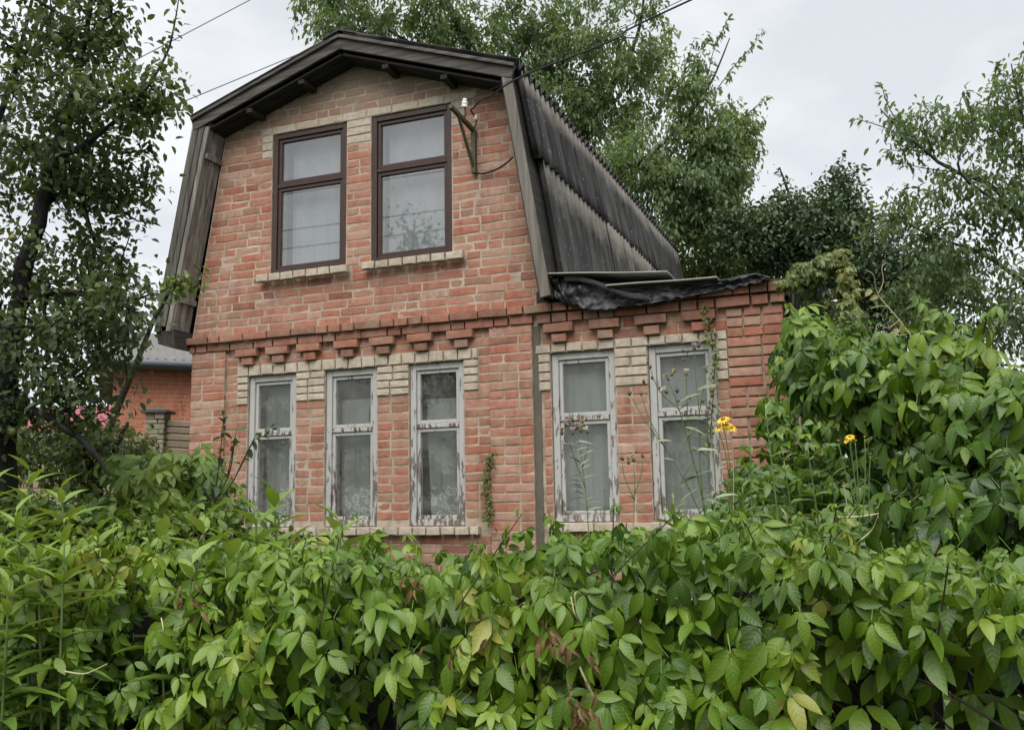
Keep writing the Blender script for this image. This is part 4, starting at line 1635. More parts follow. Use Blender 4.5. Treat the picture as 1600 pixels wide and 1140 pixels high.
# apple tree in the garden, left
D0 = 5.5
apple_limbs = [
    [(np.array(P(-10, 1000, 5.6)), 0.0806), (P(8, 760, 5.6), 0.0682), (P(12, 600, 5.55), 0.0589), (P(30, 460, 5.5), 0.0527), (P(62, 330, 5.45), 0.0434), (P(88, 240, 5.4), 0.0341), (P(118, 130, 5.4), 0.0217), (P(140, 20, 5.4), 0.0124), (P(150, -120, 5.4), 0.0062)],
    [(P(14, 560, 5.55), 0.0434), (P(-25, 400, 5.6), 0.0341), (P(-20, 250, 5.7), 0.0248), (P(20, 120, 5.7), 0.0155), (P(60, -40, 5.7), 0.0074)],
    [(P(86, 245, 5.4), 0.0248), (P(135, 225, 5.3), 0.0174), (P(190, 180, 5.2), 0.0112), (P(240, 125, 5.2), 0.0062)],
    [(P(66, 320, 5.45), 0.0248), (P(120, 300, 5.6), 0.0161), (P(150, 380, 5.7), 0.0112), (P(200, 420, 5.7), 0.0062)],
    [(P(32, 465, 5.5), 0.0279), (P(100, 455, 5.4), 0.0186), (P(170, 470, 5.35), 0.0124), (P(215, 466, 5.3), 0.0074), (P(232, 460, 5.3), 0.0043)],
    [(P(12, 620, 5.55), 0.0310), (P(70, 650, 5.3), 0.0217), (P(130, 690, 5.2), 0.0174), (P(170, 740, 5.2), 0.0093)],
]
apple_clumps = [C(50, 50, 5.6, 70, 80, 0.45, 40), C(140, 50, 5.4, 50, 80, 0.4, 40), C(110, 170, 5.4, 80, 55, 0.5, 46), C(20, 220, 5.7, 50, 85, 0.5, 34),
                C(185, 165, 5.25, 40, 26, 0.25, 16), C(225, 140, 5.2, 30, 36, 0.2, 20), C(120, 265, 5.5, 75, 50, 0.5, 44), C(170, 315, 5.6, 42, 55, 0.35, 26),
                C(50, 420, 5.6, 80, 60, 0.6, 46), C(150, 420, 5.6, 60, 55, 0.45, 34), C(150, 500, 5.4, 44, 56, 0.4, 28), C(80, 540, 5.5, 90, 75, 0.6, 62),
                C(200, 475, 5.3, 24, 34, 0.25, 14), C(30, 640, 5.5, 70, 60, 0.5, 40), C(125, 590, 5.4, 40, 40, 0.35, 18), C(120, 640, 5.3, 60, 50, 0.4, 26),
                C(-60, 300, 5.7, 60, 250, 0.6, 40), C(60, -120, 5.6, 110, 90, 0.6, 30)]
apple = tree("apple_tree", "tall apple tree with dark trunk and thin upper shoots standing in front of the cottage", "tree",
             apple_limbs, apple_clumps,
             [([P(235, 130, 5.2), P(262, 80, 5.2), P(274, 30, 5.2), P(280, -8, 5.2)], 40), ([P(20, 140, 5.6), P(28, 80, 5.6), P(20, 20, 5.6)], 24),
              ([P(180, 320, 5.6), P(215, 345, 5.6), P(232, 340, 5.6)], 14), ([P(190, 240, 5.4), P(225, 235, 5.4), P(238, 225, 5.4)], 12),
              ([P(150, 40, 5.4), P(185, 20, 5.4), P(205, 40, 5.4)], 20)],
             T_APPLE, mat_apple_leaf, 0.049, 1, twig_leaves=25, droop=0.35, seed=5, spread=0.13, pick=280, bark=mat_dark_bark)
for q, (u, v) in enumerate(((72, 26), (102, 200), (20, 372), (50, 370), (170, 508), (18, 674), (37, 672))):
    d = 5.3
    p = Vector(P(u, v, d))
    m = MB()
    m.ball((0, 0, 0), R_.uniform(0.021, 0.027), 12, 8, R_.uniform(0.82, 0.95))
    o = m.build("apple", mat_apple, None, True)
    o.location = p
    tag(o, ("apple hanging near the very top of the apple tree", "blushing apple hanging in the upper middle of the apple tree crown", "apple nearest the left border beside the tree trunk",
            "apple just right of the trunk fork", "lone apple on the low right bough of the apple tree", "left apple of the low pair above the weeds", "right apple of the low pair above the weeds")[q], "apple", "apples hanging in the tree")

# a sprig nearer the eaves, bright against the boards
near = tree("apple_sucker", "bright green leafy spray in front of the grey eaves boards", "branch",
            [[(P(160, 700, 6.9), 0.03), (P(215, 560, 6.9), 0.022), (P(250, 480, 6.8), 0.015), (P(280, 440, 6.8), 0.008)]],
            [C(282, 445, 6.8, 18, 14, 0.15, 12), C(258, 460, 6.8, 16, 10, 0.15, 7), C(302, 432, 6.8, 10, 12, 0.1, 5)], [],
            T_APPLE, mat_bush_leaf, 0.05, 1, twig_leaves=8, droop=0.2, seed=9, spread=0.06, tone0=0.5)

# dark plum bush below the apple tree
plum = tree("plum_bush", "dense dark bush with small leaves between apple tree and neighbour fence", "bush",
            [[(P(160, 900, 6.4), 0.05), (P(150, 760, 6.4), 0.04), (P(130, 690, 6.3), 0.03), (P(95, 650, 6.2), 0.02)],
             [(P(152, 770, 6.4), 0.03), (P(180, 700, 6.4), 0.02), (P(200, 660, 6.4), 0.01)]],
            [C(165, 700, 6.5, 46, 36, 0.4, 70), C(120, 700, 6.5, 60, 40, 0.4, 70), C(60, 720, 6.6, 60, 40, 0.5, 60), C(150, 750, 6.5, 80, 30, 0.4, 60), C(0, 700, 6.6, 60, 60, 0.5, 50)], [],
            T_SMALL, mat_apple_leaf, 0.055, 1, twig_leaves=16, droop=0.1, seed=12, spread=0.10, tone0=0.6)

# big cherry behind the house
D1 = 15.4
ch_limbs = [
    [(np.array((2.2, 6.9, GZ)), 0.2240), (np.array((2.25, 6.8, 2.0)), 0.1920), (P(800, 330, D1), 0.1600), (P(790, 200, D1), 0.1280), (P(740, 90, D1), 0.0960), (P(690, -20, D1), 0.0400), (P(660, -150, D1), 0.0200)],
    [(P(800, 330, D1), 0.1280), (P(880, 240, D1), 0.0960), (P(960, 130, D1), 0.0400), (P(1000, 40, D1), 0.0250), (P(1010, -80, D1), 0.0150)],
    [(P(880, 240, D1), 0.0800), (P(980, 260, D1 - 1), 0.0400), (P(1060, 200, D1 - 1), 0.0300), (P(1110, 130, D1 - 1), 0.0175), (P(1140, 60, D1 - 1), 0.0075)],
    [(P(980, 260, D1 - 1), 0.0300), (P(1070, 260, D1 - 1), 0.0225), (P(1140, 200, D1 - 1), 0.0125), (P(1185, 165, D1 - 1), 0.0050)],
    [(P(1000, 290, D1 - 1), 0.0250), (P(1090, 290, D1 - 1), 0.0175), (P(1160, 255, D1 - 1), 0.0075)],
    [(P(770, 150, D1), 0.0800), (P(660, 80, D1), 0.0300), (P(560, 20, D1), 0.0175), (P(490, -20, D1), 0.0075)],
]
ch_clumps = [C(520, 10, D1, 62, 50, 1.0, 48), C(560, 55, D1, 60, 45, 1.0, 45), C(640, 30, D1, 80, 60, 1.2, 72), C(740, 50, D1, 80, 60, 1.2, 72), C(840, 60, D1, 80, 70, 1.2, 79),
             C(930, 70, D1, 85, 75, 1.2, 92), C(880, 160, D1, 80, 60, 1.2, 72), C(970, 170, D1, 70, 60, 1.0, 66), C(925, 250, D1, 80, 60, 1.0, 66), C(1010, 270, D1 - 1, 80, 60, 1.0, 66),
             C(1000, 350, D1 - 1, 80, 50, 1.0, 52), C(1080, 290, D1 - 1, 75, 55, 0.9, 66), C(1090, 210, D1 - 1, 55, 50, 0.8, 39), C(1130, 240, D1 - 1, 40, 45, 0.6, 27), C(1060, 170, D1 - 1, 30, 40, 0.6, 12),
             C(1150, 180, D1 - 1, 28, 25, 0.5, 10), C(1110, 345, D1 - 1, 45, 35, 0.6, 26), C(700, -90, D1, 200, 90, 1.5, 72), C(920, -80, D1, 130, 80, 1.5, 59), C(700, 220, D1 + 0.5, 160, 90, 1.0, 39),
             C(1025, 20, D1, 22, 26, 0.5, 8), C(1125, 265, D1 - 1, 50, 55, 0.7, 60), C(1150, 215, D1 - 1, 34, 44, 0.5, 34), C(1075, 130, D1 - 1, 34, 50, 0.5, 26), C(1010, 100, D1, 40, 50, 0.7, 34), C(1100, 330, D1 - 1, 60, 40, 0.6, 50), C(820, 120, D1, 70, 40, 1.0, 39)]
s = D1 - 1
ch_shoots = [([P(1100, 160, s), P(1112, 90, s), P(1128, 50, s), P(1142, 22, s)], 60), ([P(1120, 140, s), P(1150, 100, s), P(1176, 72, s), P(1192, 48, s)], 60), ([P(1130, 200, s), P(1165, 180, s), P(1198, 150, s)], 55),
             ([P(1140, 240, s), P(1160, 225, s), P(1196, 185, s)], 45), ([P(1130, 280, s), P(1160, 262, s), P(1188, 245, s)], 45), ([P(1090, 150, s), P(1090, 90, s), P(1108, 55, s)], 50),
             ([P(1060, 160, s), P(1072, 100, s), P(1085, 60, s)], 40), ([P(480, -10, D1), P(464, 20, D1), P(458, 60, D1)], 30), ([P(1000, 80, D1), P(1030, 60, D1), P(1052, 45, D1)], 30)]
cherry = tree("cherry_tree", "large cherry tree with drooping leaves rising behind the cottage roof", "tree", ch_limbs, ch_clumps, ch_shoots,
              T_CHERRY, mat_cherry_leaf, 0.097, 1, twig_leaves=36, droop=0.75, seed=21, spread=0.17)

# dark tree to the right, behind the annex
D2 = 13.0
dk_tree = tree("plum_tree", "dark rounded plum tree behind the annex corner", "tree",
               [[(np.array(P(1290, 900, D2)) * np.array((1, 1, 0)) + np.array((0, 0, GZ)), 0.14), (P(1290, 560, D2), 0.11), (P(1280, 420, D2), 0.08), (P(1300, 320, D2), 0.04), (P(1310, 262, D2), 0.012)],
                [(P(1285, 440, D2), 0.06), (P(1250, 360, D2), 0.04), (P(1232, 300, D2), 0.02), (P(1218, 262, D2), 0.01)],
                [(P(1285, 460, D2), 0.06), (P(1200, 400, D2), 0.04), (P(1150, 360, D2), 0.02)],
                [(P(1290, 500, D2), 0.06), (P(1370, 420, D2), 0.04), (P(1430, 400, D2), 0.02)]],
               [C(1290, 350, D2, 60, 40, 0.8, 108), C(1240, 380, D2, 70, 45, 0.8, 135), C(1180, 375, D2, 50, 45, 0.8, 81), C(1330, 380, D2, 60, 55, 0.8, 108), C(1290, 430, D2, 100, 40, 0.8, 148), C(1400, 440, D2, 70, 60, 0.9, 121),
                C(1450, 430, D2, 70, 50, 0.8, 100), C(1380, 510, D2, 110, 55, 0.9, 148), C(1230, 320, D2, 18, 30, 0.3, 21), C(1310, 295, D2, 22, 26, 0.4, 29), C(1210, 350, D2, 40, 30, 0.5, 45), C(1140, 350, D2, 24, 26, 0.4, 27)],
               [([P(1240, 340, D2), P(1230, 290, D2), P(1212, 262, D2)], 34), ([P(1300, 300, D2), P(1312, 265, D2), P(1318, 240, D2)], 30), ([P(1310, 290, D2), P(1335, 270, D2), P(1350, 262, D2)], 24), ([P(1190, 360, D2), P(1196, 335, D2), P(1192, 312, D2)], 20)],
               T_APPLE, mat_dark_leaf, 0.072, 1, twig_leaves=30, droop=0.2, seed=31, spread=0.18, tone0=0.42)

lb = tree("hazel_bush", "light green bushy tree filling the gap beside the roof end", "tree",
          [[(np.array(P(1100, 900, 15.6)) * np.array((1, 1, 0)) + np.array((0, 0, GZ)), 0.1), (P(1100, 520, 15.6), 0.07), (P(1105, 400, 15.6), 0.03)]],
          [C(1105, 380, 15.6, 70, 50, 0.7, 100), C(1080, 430, 15.6, 60, 30, 0.7, 60), C(1160, 420, 15.6, 60, 35, 0.7, 70), C(1120, 480, 15.6, 90, 40, 0.7, 40)], [],
          T_APPLE, mat_cherry_leaf, 0.092, 1, twig_leaves=26, droop=0.3, seed=33, spread=0.18, tone0=0.62)

# open cherry at the right edge
D3 = 10.0
rt = tree("cherry_tree", "open branched cherry tree at the right edge with sky showing through", "tree",
          [[(np.array(P(1640, 900, D3)) * np.array((1, 1, 0)) + np.array((0, 0, GZ)), 0.0880), (P(1650, 600, D3), 0.0715), (P(1640, 420, D3), 0.0495), (P(1560, 300, D3), 0.0275), (P(1480, 262, D3), 0.0193), (P(1420, 215, D3), 0.0110), (P(1375, 170, D3), 0.0055)],
           [(P(1640, 420, D3), 0.0385), (P(1615, 260, D3), 0.0248), (P(1590, 150, D3), 0.0110), (P(1580, 100, D3), 0.0055)],
           [(P(1600, 340, D3), 0.0220), (P(1500, 270, D3 - 0.4), 0.0138), (P(1520, 200, D3 - 0.4), 0.0083), (P(1510, 150, D3 - 0.4), 0.0044)],
           [(P(1640, 470, D3), 0.0275), (P(1540, 400, D3), 0.0193), (P(1460, 370, D3), 0.0110), (P(1400, 340, D3), 0.0055)],
           [(P(1645, 520, D3), 0.0275), (P(1560, 490, D3), 0.0165), (P(1480, 470, D3), 0.0083)]],
          [C(1470, 200, D3, 50, 26, 0.6, 16), C(1410, 210, D3, 40, 30, 0.5, 14), C(1540, 190, D3, 50, 40, 0.6, 21), C(1590, 140, D3, 40, 40, 0.6, 18), C(1570, 260, D3, 60, 40, 0.6, 22), C(1480, 310, D3, 70, 35, 0.6, 27),
           C(1560, 350, D3, 60, 45, 0.7, 31), C(1420, 350, D3, 60, 35, 0.6, 24), C(1500, 420, D3, 80, 45, 0.7, 37), C(1570, 470, D3, 60, 60, 0.7, 33), C(1440, 460, D3, 60, 50, 0.6, 24), C(1650, 250, D3, 70, 180, 0.8, 49), C(1520, 530, D3, 90, 35, 0.6, 27)],
          [([P(1420, 215, D3), P(1390, 170, D3), P(1376, 128, D3)], 36), ([P(1420, 215, D3), P(1370, 195, D3), P(1335, 186, D3)], 34), ([P(1460, 240, D3), P(1440, 190, D3), P(1440, 160, D3)], 30), ([P(1540, 180, D3), P(1552, 130, D3), P(1560, 98, D3)], 34),
           ([P(1590, 130, D3), P(1600, 90, D3), P(1606, 50, D3)], 30), ([P(1510, 200, D3), P(1500, 160, D3), P(1515, 140, D3)], 24), ([P(1500, 270, D3), P(1440, 262, D3), P(1395, 250, D3)], 36)],
          T_CHERRY, mat_cherry_leaf, 0.08, 1, twig_leaves=26, droop=0.55, seed=41, spread=0.15, tone0=0.4)

tree("garden_bush", "broad dark green bush behind the creeper thicket at the right edge", "bush",
     [[(np.array(P(1480, 1000, 8.5)) * np.array((1, 1, 0)) + np.array((0, 0, GZ)), 0.05), (P(1480, 860, 8.5), 0.04), (P(1500, 740, 8.5), 0.02)],
      [(P(1485, 850, 8.5), 0.03), (P(1400, 760, 8.5), 0.015)], [(P(1485, 850, 8.5), 0.03), (P(1600, 720, 8.5), 0.015)]],
     [C(1380, 760, 8.5, 60, 50, 0.5, 60), C(1450, 720, 8.6, 70, 60, 0.5, 80), C(1540, 700, 8.6, 70, 70, 0.5, 80), C(1610, 640, 8.6, 60, 80, 0.5, 70), C(1480, 800, 8.3, 120, 40, 0.5, 80), C(1600, 780, 8.3, 60, 60, 0.5, 50), C(1320, 790, 8.3, 50, 36, 0.4, 40)], [],
     T_APPLE, mat_dark_leaf, 0.075, 1, twig_leaves=20, droop=0.25, seed=36, spread=0.16, tone0=0.55)

# trees across the lane, seen only as reflections in the panes
for q, (x, y, h, sd) in enumerate(((-5.2, -14.5, 9.6, 51), (-11.5, -17.5, 5.0, 52), (0.5, -19.5, 4.4, 53), (4.5, -18.5, 4.2, 54))):
    b0 = np.array((x, y, GZ))
    tree("lane_tree", ("tall lane tree mirrored in the right gable window", "bushy lane tree farthest along the lane", "low lane tree straight across from the cottage", "low lane tree across from the annex")[q], "tree",
         [[(b0, 0.16), (b0 + (0.1, 0, h * 0.35), 0.13), (b0 + (0.0, 0.1, h * 0.65), 0.08), (b0 + (0.1, 0, h * 0.95), 0.02)]],
         [(b0 + (0, 0, h * 0.62), (1.3 + 0.3 * q, 1.4, h * (0.2 if q == 0 else 0.33)), 230 if q == 0 else 120), (b0 + (0.3, 0.3, h * 0.85), (0.6, 0.7, h * 0.13), 50)], [],
         T_SMALL, mat_dark_leaf, 0.15, 1, twig_leaves=14, droop=0.3, seed=sd, spread=0.4, group="trees across the lane")
for q, (hz_, yy) in enumerate(((6.6, -10.2), (7.0, -10.0), (7.35, -9.8), (8.3, -10.1))):
    cable("lane_wire", [(-22, yy, hz_ + 0.2), (16, yy, hz_)], 0.012, mat_black, ("lowest black wire strung along the lane opposite the cottage", "second lowest black wire along the lane", "third wire up along the lane", "highest wire along the lane")[q], 0.25, 20, "wires along the lane")


# ------------------------------------------------------------------ creeper
def creeper(name, label, cat, pos, nrm, layer, sizes, mat, pick, seed, stems, base, tone_shift=0.0, hang=0.9, dead=()):
    global NR
    NR = np.random.RandomState(seed)
    root = thing(name, label, cat, base)
    n = len(pos)
    nm = nrm * 0.8 + np.array((0, 0, 0.6)) + unit(n) * 0.38
    ax = np.array((0, 0, -hang)) + nrm * 0.45 + unit(n) * 0.42
    mats = frames(ax, nm) * sizes[:, None, None]
    cl = np.array([noise.noise(Vector(p) * 2.2) for p in pos])
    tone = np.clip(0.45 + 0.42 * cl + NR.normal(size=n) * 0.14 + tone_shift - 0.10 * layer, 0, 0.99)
    kind = NR.randint(0, len(PALM), n)
    dd = pos - CAM
    zz2 = dd @ _f
    uu, vv_ = 800 + FPX * (dd @ _R) / zz2, 570 - FPX * (dd @ _U) / zz2
    ok = (uu > -20) & (uu < 1620) & (vv_ > 0) & (vv_ < 1150) & (layer < 0.55)
    score = np.where(ok, sizes / zz2, -1)
    sel = np.argsort(-score)[:pick] if pick else np.zeros(0, int)
    for k in range(len(PALM)):
        s_ = sel[kind[sel] == k]
        solo_leaves(root, PALM[k], mats[s_], pos[s_], mat, tone[s_])
    keep = np.ones(n, bool)
    keep[sel] = False
    parts = [(PALM[k], mats[keep & (kind == k)], pos[keep & (kind == k)], tone[keep & (kind == k)]) for k in range(len(PALM))]
    o = leaf_cloud("leaves", parts, mat, root)
    o["kind"] = "stuff"
    m = MB()
    for pl, r in stems:
        pts = smooth_pts(pl, 4)
        m.tube([tuple(p) for p in pts], list(np.linspace(r, r * 0.5, len(pts))), 5)
    st = m.build("stems", mat_vine, root, True)
    st["kind"] = "stuff"
    return root


def hedge_top(x):
    return 1.05 + 0.05 * noise.noise(Vector((x * 1.7, 3.1, 0))) + 0.045 * math.exp(-((x - 5.55) / 0.45) ** 2) - 0.03 * math.exp(-((x - 4.9) / 0.3) ** 2)


def hedge_front(x, z):
    b = 0.14 * noise.noise(Vector((x * 1.5, z * 1.8, 7.7))) + 0.09 * noise.noise(Vector((x * 3.7, z * 4.0, 1.7)))
    return -5.14 - b + 0.10 * max(0, (z - 0.75)) / 0.3


RUN = []
pos, nr_, lay_, siz = [], [], [], []
for _ in range(7200):
    x = NR.uniform(2.6, 8.3)
    if NR.rand() < 0.74:                       # front face
        top = hedge_top(x)
        z = NR.uniform(0.2, top)
        dp = NR.rand() ** 1.6
        y = hedge_front(x, z) + dp * 0.34
        nn = np.array((NR.normal() * 0.3, -1.0, 0.25))
    else:                                      # top
        dp = NR.rand() ** 1.5
        y = NR.uniform(-5.1, -4.35)
        z = hedge_top(x) - dp * 0.22 + 0.015 * NR.normal() + 0.06 * noise.noise(Vector((x * 2.3, y * 2.3, 5)))
        nn = np.array((NR.normal() * 0.3, -0.35, 1.0))
    # gaps where the dark inside shows
    if noise.noise(Vector((x * 2.6, z * 3.2, y * 0.8 + 11))) > 0.20 and dp < 0.62 and z < 0.92:
        continue
    pos.append((x, y, z))
    nr_.append(nn / np.linalg.norm(nn))
    lay_.append(dp)
    siz.append(NR.uniform(0.045, 0.078 + 0.014 * min(3.0, max(0.0, x - 3.6))) * (0.85 if z > 0.9 else 1.0))
for _ in range(46):                            # young runners standing out of the top and the face
    x = NR.uniform(3.0, 7.4)
    y = NR.uniform(-5.25, -4.7)
    p0 = np.array((x, y, hedge_top(x) - 0.03))
    dv_ = np.array((NR.normal() * 0.5, NR.normal() * 0.3 - 0.25, 0.8))
    dv_ = dv_ / np.linalg.norm(dv_) * NR.uniform(0.06, 0.17)
    RUN.append(([tuple(p0 - dv_), tuple(p0), tuple(p0 + dv_ * 0.6), tuple(p0 + dv_)], 0.0022))
    for k in range(7):
        q = p0 + dv_ * (k / 6)
        pos.append(q + NR.normal(size=3) * 0.012)
        nn = np.array((NR.normal() * 0.6, -0.5, 0.8))
        nr_.append(nn / np.linalg.norm(nn))
        lay_.append(0.0)
        siz.append(0.058 * (1.0 - 0.6 * k / 6) * NR.uniform(0.8, 1.2))
stems = list(RUN)
for k in range(70):
    x = R_.uniform(2.7, 8.2)
    pl = [(x + R_.uniform(-0.2, 0.2) * i, -4.85 + R_.uniform(-0.12, 0.12), GZ + (hedge_top(x) - GZ - 0.06) * i / 4) for i in range(5)]
    stems.append((pl, R_.uniform(0.002, 0.006)))
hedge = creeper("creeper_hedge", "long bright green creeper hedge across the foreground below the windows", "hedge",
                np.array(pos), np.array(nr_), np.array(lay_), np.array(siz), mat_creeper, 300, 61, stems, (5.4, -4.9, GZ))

# unseen plank fence added inside the creeper to block light from behind
fe = thing("plank_fence", "unseen dark plank fence added inside the creeper hedge to block back light", "fence", (5.4, -4.82, GZ))
x = 2.2
while x < 8.6:
    wd = R_.uniform(0.11, 0.15)
    hgt_ = 0.93 + R_.uniform(-0.05, 0.03)
    MB().box(x, x + wd, -4.80 + R_.uniform(-0.006, 0.006), -4.778, GZ, hgt_).build("plank", mat_wood_y, fe)
    x += wd + R_.uniform(0.006, 0.02)
for zr in (0.0, 0.72):
    MB().box(2.2, 8.6, -4.765, -4.72, zr, zr + 0.07).build("rail", mat_wood_y, fe)

# withered leaves and a bare runner in the hedge
wl, wa, wn = [], [], []
for (u, v, ru, rv, n) in ((880, 1005, 34, 18, 13), (912, 1085, 20, 34, 20), (850, 990, 20, 16, 6), (300, 925, 26, 26, 9), (640, 905, 20, 14, 8), (720, 1010, 50, 30, 5)):
    for _ in range(n):
        p = PY(u + NR.normal() * ru * 0.6, v + NR.normal() * rv * 0.6, -5.27)
        wl.append(p)
        wa.append((NR.normal() * 0.6, -0.4 + NR.normal() * 0.3, -1))
        wn.append((NR.normal() * 0.6, -1, NR.normal() * 0.3))
o = leaf_cloud("withered_leaves", [(blade(0.34, (0.25, 0.6), (0.9, 0.8), 0.6, 0.6), frames(np.array(wa), np.array(wn)) * NR.uniform(0.02, 0.042, len(wl))[:, None, None], np.array(wl), np.clip(NR.rand(len(wl)), 0, 1))], mat_dead, hedge)
o["kind"] = "stuff"


def ellip(c, rad, n, shell, pos, nr_, lay_, siz, smin, smax):
    for _ in range(n):
        d = unit(1)[0]
        t = 1 - NR.rand() ** 1.4 * shell
        p = c + d * rad * t
        k = noise.noise(Vector(p) * 2.4)
        pos.append(p + d * rad * (0.42 * k + 0.10 * NR.normal()))
        nn = d * np.array((1, 1, 1)) + np.array((0.1, -0.35, 0.15))
        nr_.append(nn / np.linalg.norm(nn))
        lay_.append((1 - t) / shell)
        siz.append(NR.uniform(smin, smax))


pos, nr_, lay_, siz = [], [], [], []
for (u, v, d, ru, rv, rd, n) in ((1480, 610, 3.1, 95, 85, 0.28, 260), (1350, 590, 3.35, 85, 60, 0.28, 190), (1270, 560, 3.6, 55, 60, 0.2, 100), (1560, 650, 2.9, 90, 90, 0.3, 220),
                                 (1465, 690, 3.15, 80, 80, 0.3, 170), (1540, 780, 2.85, 110, 70, 0.3, 200), (1640, 720, 2.9, 90, 130, 0.3, 140), (1262, 510, 3.7, 34, 28, 0.15, 40), (1490, 560, 3.2, 60, 40, 0.2, 80), (1450, 800, 3.0, 90, 36, 0.3, 90)):
    k = d / FPX
    ellip(np.array(P(u, v, d)), np.array((ru * k, rd, rv * k)), n, 0.75, pos, nr_, lay_, siz, 0.050, 0.096)
stems = [([P(1600, 1000, 3.4), P(1590, 800, 3.35), P(1540, 660, 3.25), P(1470, 590, 3.2), P(1380, 560, 3.3), P(1300, 545, 3.5)], 0.007),
         ([P(1620, 900, 3.3), P(1600, 740, 3.2), P(1560, 640, 3.1), P(1500, 560, 3.2)], 0.007), ([P(1480, 900, 3.4), P(1440, 760, 3.4), P(1410, 640, 3.35), P(1340, 570, 3.4), P(1270, 520, 3.75)], 0.006)]
for (u0, v0, u1, v1, d) in ((1300, 550, 1228, 480, 3.7), (1290, 600, 1215, 560, 3.7), (1480, 540, 1440, 470, 3.15), (1530, 560, 1560, 480, 3.0), (1370, 545, 1330, 500, 3.4), (1300, 640, 1240, 660, 3.6), (1420, 540, 1480, 500, 3.2), (1350, 620, 1290, 690, 3.35)):
    p0, p1 = np.array(P(u0, v0, d)), np.array(P(u1, v1, d - 0.1))
    stems.append(([tuple(p0), tuple(p0 * 0.5 + p1 * 0.5 + np.array((0, 0, 0.05))), tuple(p1)], 0.0025))
    for k in range(9):
        t = (k + 1) / 9
        q = p0 + (p1 - p0) * t + np.array((0, 0, 0.05 * 4 * t * (1 - t))) + NR.normal(size=3) * 0.018
        pos.append(q)
        nn = np.array((NR.normal() * 0.6, -0.5, 0.8))
        nr_.append(nn / np.linalg.norm(nn))
        lay_.append(0.0)
        siz.append(0.075 * (1.0 - 0.5 * t) * NR.uniform(0.8, 1.2))
mound = creeper("creeper_thicket", "high mound of large leaved creeper climbing at the right edge", "creeper",
                np.array(pos), np.array(nr_), np.array(lay_), np.array(siz), mat_creeper, 240, 63, stems, tuple(P(1500, 1000, 3.1) * np.array((1, 1, 0)) + np.array((0, 0, GZ))), -0.02)

# darker creeper on the annex corner, small leaves
pos, nr_, lay_, siz = [], [], [], []
for (u, v, d, ru, rv, rd, n) in ((1290, 620, 6.1, 80, 100, 0.35, 300), (1270, 740, 5.9, 110, 70, 0.4, 300), (1210, 770, 5.6, 60, 60, 0.3, 130), (1370, 690, 5.6, 90, 120, 0.5, 260), (1255, 520, 6.3, 30, 40, 0.2, 60), (1225, 560, 6.2, 18, 34, 0.15, 40), (1212, 660, 6.0, 24, 40, 0.2, 60), (1178, 745, 5.7, 34, 40, 0.2, 70), (1150, 790, 5.4, 40, 24, 0.2, 50), (1450, 620, 5.6, 90, 110, 0.5, 180), (1310, 830, 5.0, 160, 50, 0.5, 220)):
    k = d / FPX
    ellip(np.array(P(u, v, d)), np.array((ru * k, rd, rv * k)), n, 0.9, pos, nr_, lay_, siz, 0.07, 0.11)
corner = creeper("corner_creeper", "darker small leaved creeper smothering the annex corner", "creeper",
                 np.array(pos), np.array(nr_), np.array(lay_), np.array(siz), mat_creeper, 0, 65,
                 [([(5.55, -0.1, GZ), (5.56, -0.1, 0.6), (5.6, -0.15, 1.5), (5.52, -0.12, 2.2), (5.55, -0.1, 2.75)], 0.018), ([(5.8, -0.6, GZ), (5.75, -0.5, 0.8), (5.62, -0.3, 1.6)], 0.014)], (5.6, -0.3, GZ), -0.16)

# yellowing creeper hanging off the annex roof corner
pos, nr_, lay_, siz = [], [], [], []
for (u, v, d, ru, rv, rd, n) in ((1262, 428, 6.7, 38, 20, 0.2, 230), (1295, 410, 6.7, 30, 18, 0.2, 180), (1324, 440, 6.6, 17, 40, 0.14, 190), (1330, 500, 6.5, 24, 40, 0.16, 240), (1345, 540, 6.4, 30, 28, 0.16, 160), (1228, 440, 6.8, 20, 11, 0.12, 60), (1310, 395, 6.7, 16, 9, 0.1, 50), (1280, 470, 6.75, 40, 22, 0.1, 60)):
    k = d / FPX
    ellip(np.array(P(u, v, d)), np.array((ru * k, rd, rv * k)), n, 0.95, pos, nr_, lay_, siz, 0.036, 0.066)
hang = creeper("hanging_creeper", "yellowish creeper curtain drooping from the annex roof corner", "creeper",
               np.array(pos), np.array(nr_), np.array(lay_), np.array(siz), mat_olive, 0, 67,
               [([(5.6, -0.1, 1.2), (5.68, -0.12, 2.2), P(1275, 440, 6.7), P(1300, 412, 6.7), P(1322, 430, 6.6), P(1328, 500, 6.5), P(1345, 545, 6.4)], 0.012)], (5.65, -0.1, GZ), 0.24)
mk = MB()  # dark solid standing for the shadow and black sheets under the creeper
mk.hexa([(5.50, -0.02, 2.52), (5.78, -0.02, 2.58), (5.78, 1.6, 2.58), (5.50, 1.6, 2.52), (5.50, -0.02, 2.80), (5.72, -0.02, 2.87), (5.72, 1.6, 2.85), (5.50, 1.6, 2.80)])
tag(mk.build("rubbish_bundle", simple("sooty_felt", (0.014, 0.015, 0.017), 0.95, 0.5, 8, 0.3, 0.1), None, loc=(5.6, 0, 2.6), bevel=0.02), "black shadow and sheeting built as a bundle at the annex roof corner under the yellowish creeper", "bundle")

